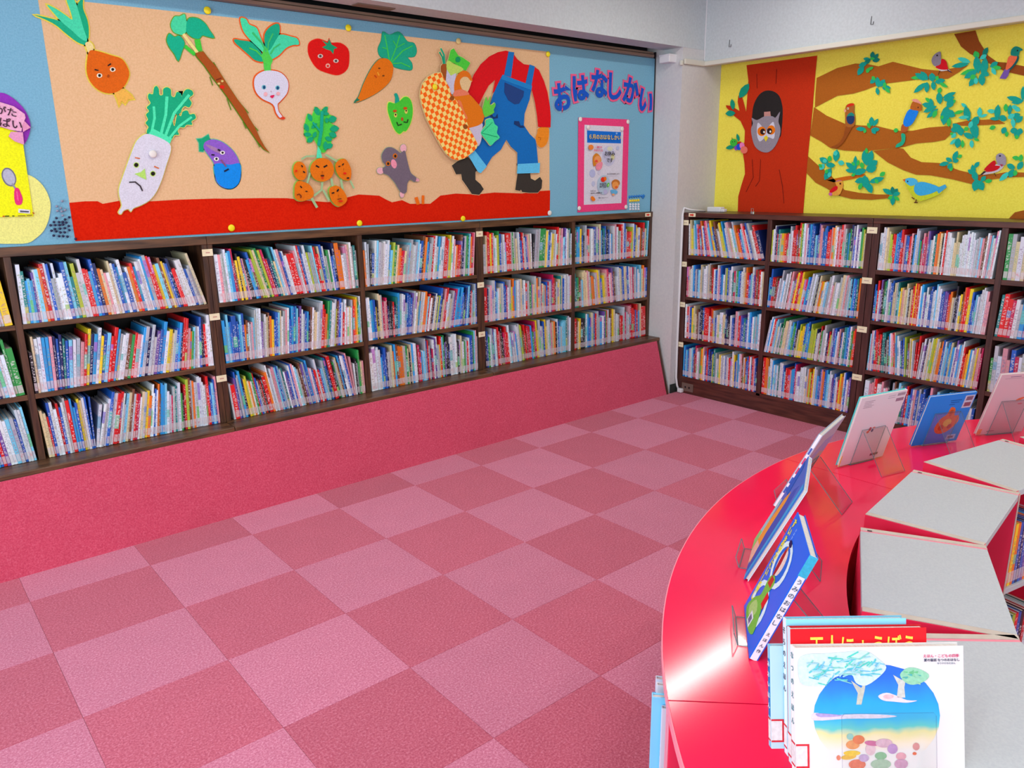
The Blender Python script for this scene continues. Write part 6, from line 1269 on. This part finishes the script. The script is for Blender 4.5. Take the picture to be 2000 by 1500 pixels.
# navy book, front to us
F,w=place((1.072,-2.857),(1.255,-2.721));stand(F,22,.0215,'clear acrylic stand holding the navy display book',leg=.12)
o,onf,txt=dbook(F,22,w,.29,.0205,0,'navy display book with yellow title letters and white rings of plants','#0068e8','#e4ecf8',1,'#1058d8')
for i,s_ in enumerate('すいま園かにいし園し'): txt(s_,.13,.93-.083*i,.026,'#f0e040',-1,0,1)
for i in range(4): txt('おはなし'[i],.30,.93-.035*i,.009,'#90b8f0',-1,0,1,'subtitle')
def ring(u,v,a,b,col,dd):
    k=16;m=MB();P=[(u+a*math.cos(2*math.pi*i/k),v+b*math.sin(2*math.pi*i/k)) for i in range(k)];Q=[(u+a*.72*math.cos(2*math.pi*i/k),v+b*.8*math.sin(2*math.pi*i/k)) for i in range(k)]
    f=lambda p,d:Vector(((p[0]-.5)*w,-d,p[1]*.29))
    m.add([f(p,dd) for p in P]+[f(p,dd) for p in Q],[(i,(i+1)%k,(i+1)%k+k,i+k) for i in range(k)]).build('ring_print',paper(col),o)
onf('cover_print',ell(.42,.64,.27,.17,12),'#2468d8',-1,0,True);ring(.42,.64,.31,.20,'#d8ecf8',.0008);ring(.42,.24,.34,.19,'#d8ecf8',.0008)
onf('cover_print',ell(.4,.65,.12,.12,10,10),'#e8d0c8',-1,.0006,True);onf('cover_print',ell(.36,.64,.05,.14,10,8),'#a81c28',-1,.0009,True);onf('cover_print',ell(.36,.82,.07,.025),'#281c58',-1,.0009,True);onf('cover_print',ell(.36,.77,.03,.02),'#e88040',-1,.0009,True)
onf('cover_print',[(.12,.05),(.5,.03),(.75,.1),(.62,.25),(.5,.35),(.55,.5),(.42,.53),(.3,.45),(.34,.3),(.2,.2)],'#78b848',-1,.0009,True);onf('cover_print',[(.35,.42),(.5,.44),(.48,.52),(.36,.5)],'#c03828',-1,.0012);onf('cover_print',rect(.5,.28,.62,.4),'#d81c28',-1,.0012);onf('cover_print',[(.2,.1),(.4,.08),(.5,.2),(.3,.22)],'#a8c878',-1,.0012,True);onf('barcode_sticker',rect(.36,.04,.52,.14),'#e0dcec',-1,.0015);onf('barcode',rect(.39,.06,.49,.12),'#706888',-1,.0018)
# spine strip of the navy book (towards us)
MB().box(w/2+.0001,.0004,.235,w/2+.0006,.02,.29).build('spine_band',paper('#40b8e0'),o)
for i,s_ in enumerate('うみのおはなし'): text(s_,.014,'#283860',o,Matrix.Translation((w/2+.0012,.0102,.222-.019*i))@Matrix(((0,0,1),(1,0,0),(0,1,0))).to_4x4(),ext=.0002,name='spine_title')
for i,s_ in enumerate('えほん作'): text(s_,.010,'#503868',o,Matrix.Translation((w/2+.0012,.0102,.075-.016*i))@Matrix(((0,0,1),(1,0,0),(0,1,0))).to_4x4(),ext=.0002,name='spine_title')
# ------------------------------------------------------------------ foreground group of books facing us
TL=14.8;tv=Vector((.768,-.6404));nv=Vector((.6404,.768))
FK=.9156;FW=[0]
def fgM(u,depth,z=.79):   # u along the book width from the stack corner, depth away from the camera
    p=Vector((.745,-3.104))+(tv*u+nv*depth)*FK;return Matrix.Translation((p.x,p.y,z))@Matrix((Vector((tv.x,tv.y,0)),Vector((nv.x,nv.y,0)),Vector((0,0,1)))).transposed().to_4x4()
SR='#d83040'
def fg(u0,depth,w,h,t,label,front,spine,back=None):
    M_=fgM(u0+w/2,depth);w,h,t=w*FK,h*FK,t*FK;FW[0]=w/2
    o,onf,txt_=dbook(M_,TL,w,h,t,0,label,front,spine,-1,back,zlift=.004);txt=lambda a,b,c,hh,*q,**k:txt_(a,b,c,hh*FK,*q,**k)
    x=-w/2-.0006;MB().box(x,.002,.012,x+.0005,t-.002,.052).build('call_label',paper('#e8e4e8'),o)
    for z in (.012,.049): MB().box(x-.0004,.002,z,x,t-.002,z+.003).build('label_line',paper(SR),o)
    MB().box(-w/2,-.0006,.012,-w/2+.022,-.0001,.052).build('call_label',paper('#e8e4e8'),o)
    for z in (.012,.049): MB().box(-w/2,-.0011,z,-w/2+.022,-.0006,z+.003).build('label_line',paper(SR),o)
    MB().box(-w/2+.019,-.0011,.0152,-w/2+.022,-.0006,.0488).build('label_line',paper(SR),o)
    return o,onf,txt
o,onf,txt=fg(.010,.004,.19,.196,.016,'small pale blue book sticking out lowest at the back of the foreground stack','#b8dcf0','#70c4e8')
MB().box(-FW[0]-.0006,.003,.055,-FW[0]-.0001,.012,.155).build('spine_band',paper('#2878c0'),o)
for i,s_ in enumerate('あおいほん'): text(s_,.011,'#e8f0f8',o,Matrix.Translation((-FW[0]-.0011,0.0073,0.1465-0.0183*i))@Matrix(((0,0,-1),(-1,0,0),(0,1,0))).to_4x4(),ext=.0002,name='spine_title')
o,onf,txt=fg(.034,-.0175,.226,.258,.020,'tall sky blue book at the back of the foreground stack','#8cd4f0','#e4ecf4','#80c8e8')
for i,s_ in enumerate('そらのえほん'): text(s_,.012,'#304058',o,Matrix.Translation((-FW[0]-.0011,0.0092,0.2152-0.0201*i))@Matrix(((0,0,-1),(-1,0,0),(0,1,0))).to_4x4(),ext=.0002,name='spine_title')
onf('fold_print',rect(.0,.945,1,.952),'#2c90c0',-1)
o,onf,txt=fg(.283,-.0172,.010,.222,.018,'narrow dark teal book end peeping out behind the red title book','#185878','#185878')
o,onf,txt=fg(.034,-.0405,.252,.253,.021,'red book with a yellow brush title in the foreground stack','#e01020','#c8e4f0','#d01828')
TT=txt('天人にょうぼう',.52,.868,.046,'#f8dc58',-1,0,.62)
o,onf,txt=fg(.033,-.0640,.308,.232,.022,'large white picture book with a round blue sky picture, front of the stack','#e4e2e4','#f0f0f0','#e8e8e8')
SKYM=newmat('sky print',lin('#30a0e0'),.35,.4);_t=SKYM.node_tree;_tc=node(SKYM,'ShaderNodeTexCoord');_s=node(SKYM,'ShaderNodeSeparateXYZ');_m=node(SKYM,'ShaderNodeMapRange');_m.inputs[1].default_value=.052;_m.inputs[2].default_value=.183
_r=node(SKYM,'ShaderNodeValToRGB');_e=_r.color_ramp;_e.elements[0].position=0;_e.elements[0].color=lin('#e4e2e4');_e.elements[1].position=1;_e.elements[1].color=lin('#1c68d8')
for p,c in ((.12,'#f0e0c8'),(.22,'#e8dca0'),(.30,'#60c8c8'),(.42,'#38b4e4'),(.62,'#20a4ec'),(.8,'#2484e4')): q=_e.elements.new(p);q.color=lin(c)
_n=node(SKYM,'ShaderNodeTexNoise');_n.inputs['Scale'].default_value=22;_a=node(SKYM,'ShaderNodeMath',operation='MULTIPLY_ADD');_a.inputs[1].default_value=.03
_t.links.new(_tc.outputs['Object'],_n.inputs[0]);_t.links.new(_tc.outputs['Object'],_s.inputs[0]);_t.links.new(_n.outputs[0],_a.inputs[0]);_t.links.new(_s.outputs[2],_a.inputs[2]);_t.links.new(_a.outputs[0],_m.inputs[0]);_t.links.new(_m.outputs[0],_r.inputs[0]);_t.links.new(_r.outputs[0],_t.nodes['Principled BSDF'].inputs['Base Color'])
onf('round_picture',ell(.48,.455,.375,.41,28),SKYM,-1)
onf('cloud_print',[(.11,.49),(.2,.47),(.35,.475),(.5,.47),(.6,.455),(.5,.44),(.3,.44),(.11,.43)],'#e4d8ec',-1,.0004,True);onf('cloud_print',[(.12,.485),(.2,.48),(.28,.465),(.15,.455)],'#b0a4dc',-1,.0008,True)
onf('bird_print',[(.49,.615),(.54,.64),(.6,.615),(.66,.58),(.72,.575),(.66,.56),(.58,.57),(.52,.58)],'#ecdce4',-1,.0004,True);onf('bird_print',ell(.55,.61,.03,.018),'#e8c0cc',-1,.0008,True)
onf('tree_print',[(.36,.55),(.37,.64),(.33,.74),(.39,.68),(.42,.74),(.41,.66),(.39,.55)],'#c8ccc0',-1,.0004);onf('tree_print',[(.60,.6),(.61,.7),(.58,.78),(.63,.74),(.66,.78),(.645,.68),(.65,.6)],'#d0d4d0',-1,.0004)
BLO=[(.03,.73),(.10,.70),(.18,.71),(.24,.77),(.33,.79),(.36,.72),(.42,.70),(.5,.77),(.54,.84),(.5,.9),(.42,.97),(.3,.965),(.18,.955),(.07,.95),(.02,.90)]
onf('tree_print',BLO,'#d0ecf2',-1,.0006,True)
for q in range(75):
    u,v=random.uniform(.06,.48),random.uniform(.72,.93);a=random.uniform(-.4,1.2);l=random.uniform(.03,.09)
    if u>.3 and v<.78: v+=.1
    onf('foliage_stroke',[(u,v),(u+l*math.cos(a),v+l*math.sin(a)),(u+l*math.cos(a)+.004,v+l*math.sin(a)-.008),(u+.004,v-.010)],random.choice(('#60ccd8','#58d8c8','#78c8ec','#a0d8e8','#88d8d0')),-1,.001+.00002*q)
onf('tree_print',[(.62,.78),(.66,.83),(.72,.83),(.79,.78),(.77,.73),(.70,.70),(.65,.72)],'#98d8b8',-1,.0006,True)
for q in range(16):
    u,v=random.uniform(.63,.75),random.uniform(.71,.81);onf('foliage_stroke',[(u,v),(u+.03,v+random.uniform(-.03,.03)),(u+.028,v-.012)],random.choice(('#70c890','#a8e0b8','#58b8b8')),-1,.001+.00002*q)
for u,v,a,b,cc,rr in ((.37,.275,.035,.035,'#e07848',-30),(.335,.235,.04,.035,'#e8985c',0),(.32,.30,.02,.025,'#90c8c0',0),(.45,.245,.045,.02,'#c86898',-10),(.52,.245,.05,.035,'#d8b0c4',0),(.44,.2,.03,.05,'#e0c0cc',0),(.57,.2,.03,.04,'#b890c8',0),(.33,.17,.05,.02,'#f0c838',0),(.31,.14,.045,.02,'#e8b840',10),(.50,.145,.035,.03,'#80b890',0),(.40,.13,.03,.03,'#c0a8d0',0),(.71,.215,.02,.03,'#d89090',0),(.70,.16,.012,.012,'#e06840',0),(.62,.14,.03,.03,'#e0a0b0',0),(.25,.135,.012,.02,'#e08870',0),(.36,.08,.05,.04,'#e0785c',0),(.5,.08,.06,.04,'#a0c0a8',0),(.62,.08,.04,.04,'#c898b8',0)): onf('doll_print',ell(u,v,a,b,10,rr),cc,-1,.0008+.0001*(u*7%1),True)
txt('えほん・こどもの四季',.865,.925,.0066,'#e04880',-1,nm='print');txt('夏の童話 なつのおはなし',.868,.893,.0058,'#303860',-1,nm='print');txt('ゆうやけのえほん',.895,.866,.0042,'#90a0b0',-1,nm='print')
for i,s_ in enumerate('なつのえほん'): text(s_,.012,'#308090',o,Matrix.Translation((-FW[0]-.0011,0.0101,0.1969-0.0220*i))@Matrix(((0,0,-1),(-1,0,0),(0,1,0))).to_4x4(),ext=.0002,name='spine_title')
t=thing('book_holder','clear acrylic holder in front of the foreground book stack','stand',M=fgM(.195,-.085));k=.003
def hol(nm,pts,d0,d1,rot=TL):
    M=Matrix.Rotation(-math.radians(rot),4,'X');P=pts
    n=len(P);v=[M@Vector((a,d0,b)) for a,b in P]+[M@Vector((a,d1,b)) for a,b in P]
    MB().add(v,[list(range(n)),list(range(n,2*n))[::-1]],0).add(v,[(i,(i+1)%n,(i+1)%n+n,i+n) for i in range(n)],1).build(nm,[ACRYL,clear('holder edge',(.9,.86,.94,1),.25)],t)
hol('front_panel',[(-.078,.002),(.078,.002),(.078,.112),(.074,.117),(-.074,.117),(-.078,.112)],0,k)
hol('base_plate',[(-.078,0.001),(.078,.001),(.078,.0035),(-.078,.0035)],k,.115,0)
hol('back_panel',[(-.078,.004),(.078,.004),(.078,.15),(-.078,.15)],.109,.112)
hol('front_leg',[(-.078,-.0905),(.078,-.0905),(.078,.0008),(-.078,.0008)],.012,.0145,0)
hol('rear_leg',[(-.078,-.0905),(.078,-.0905),(.078,.0008),(-.078,.0008)],.100,.1025,0)
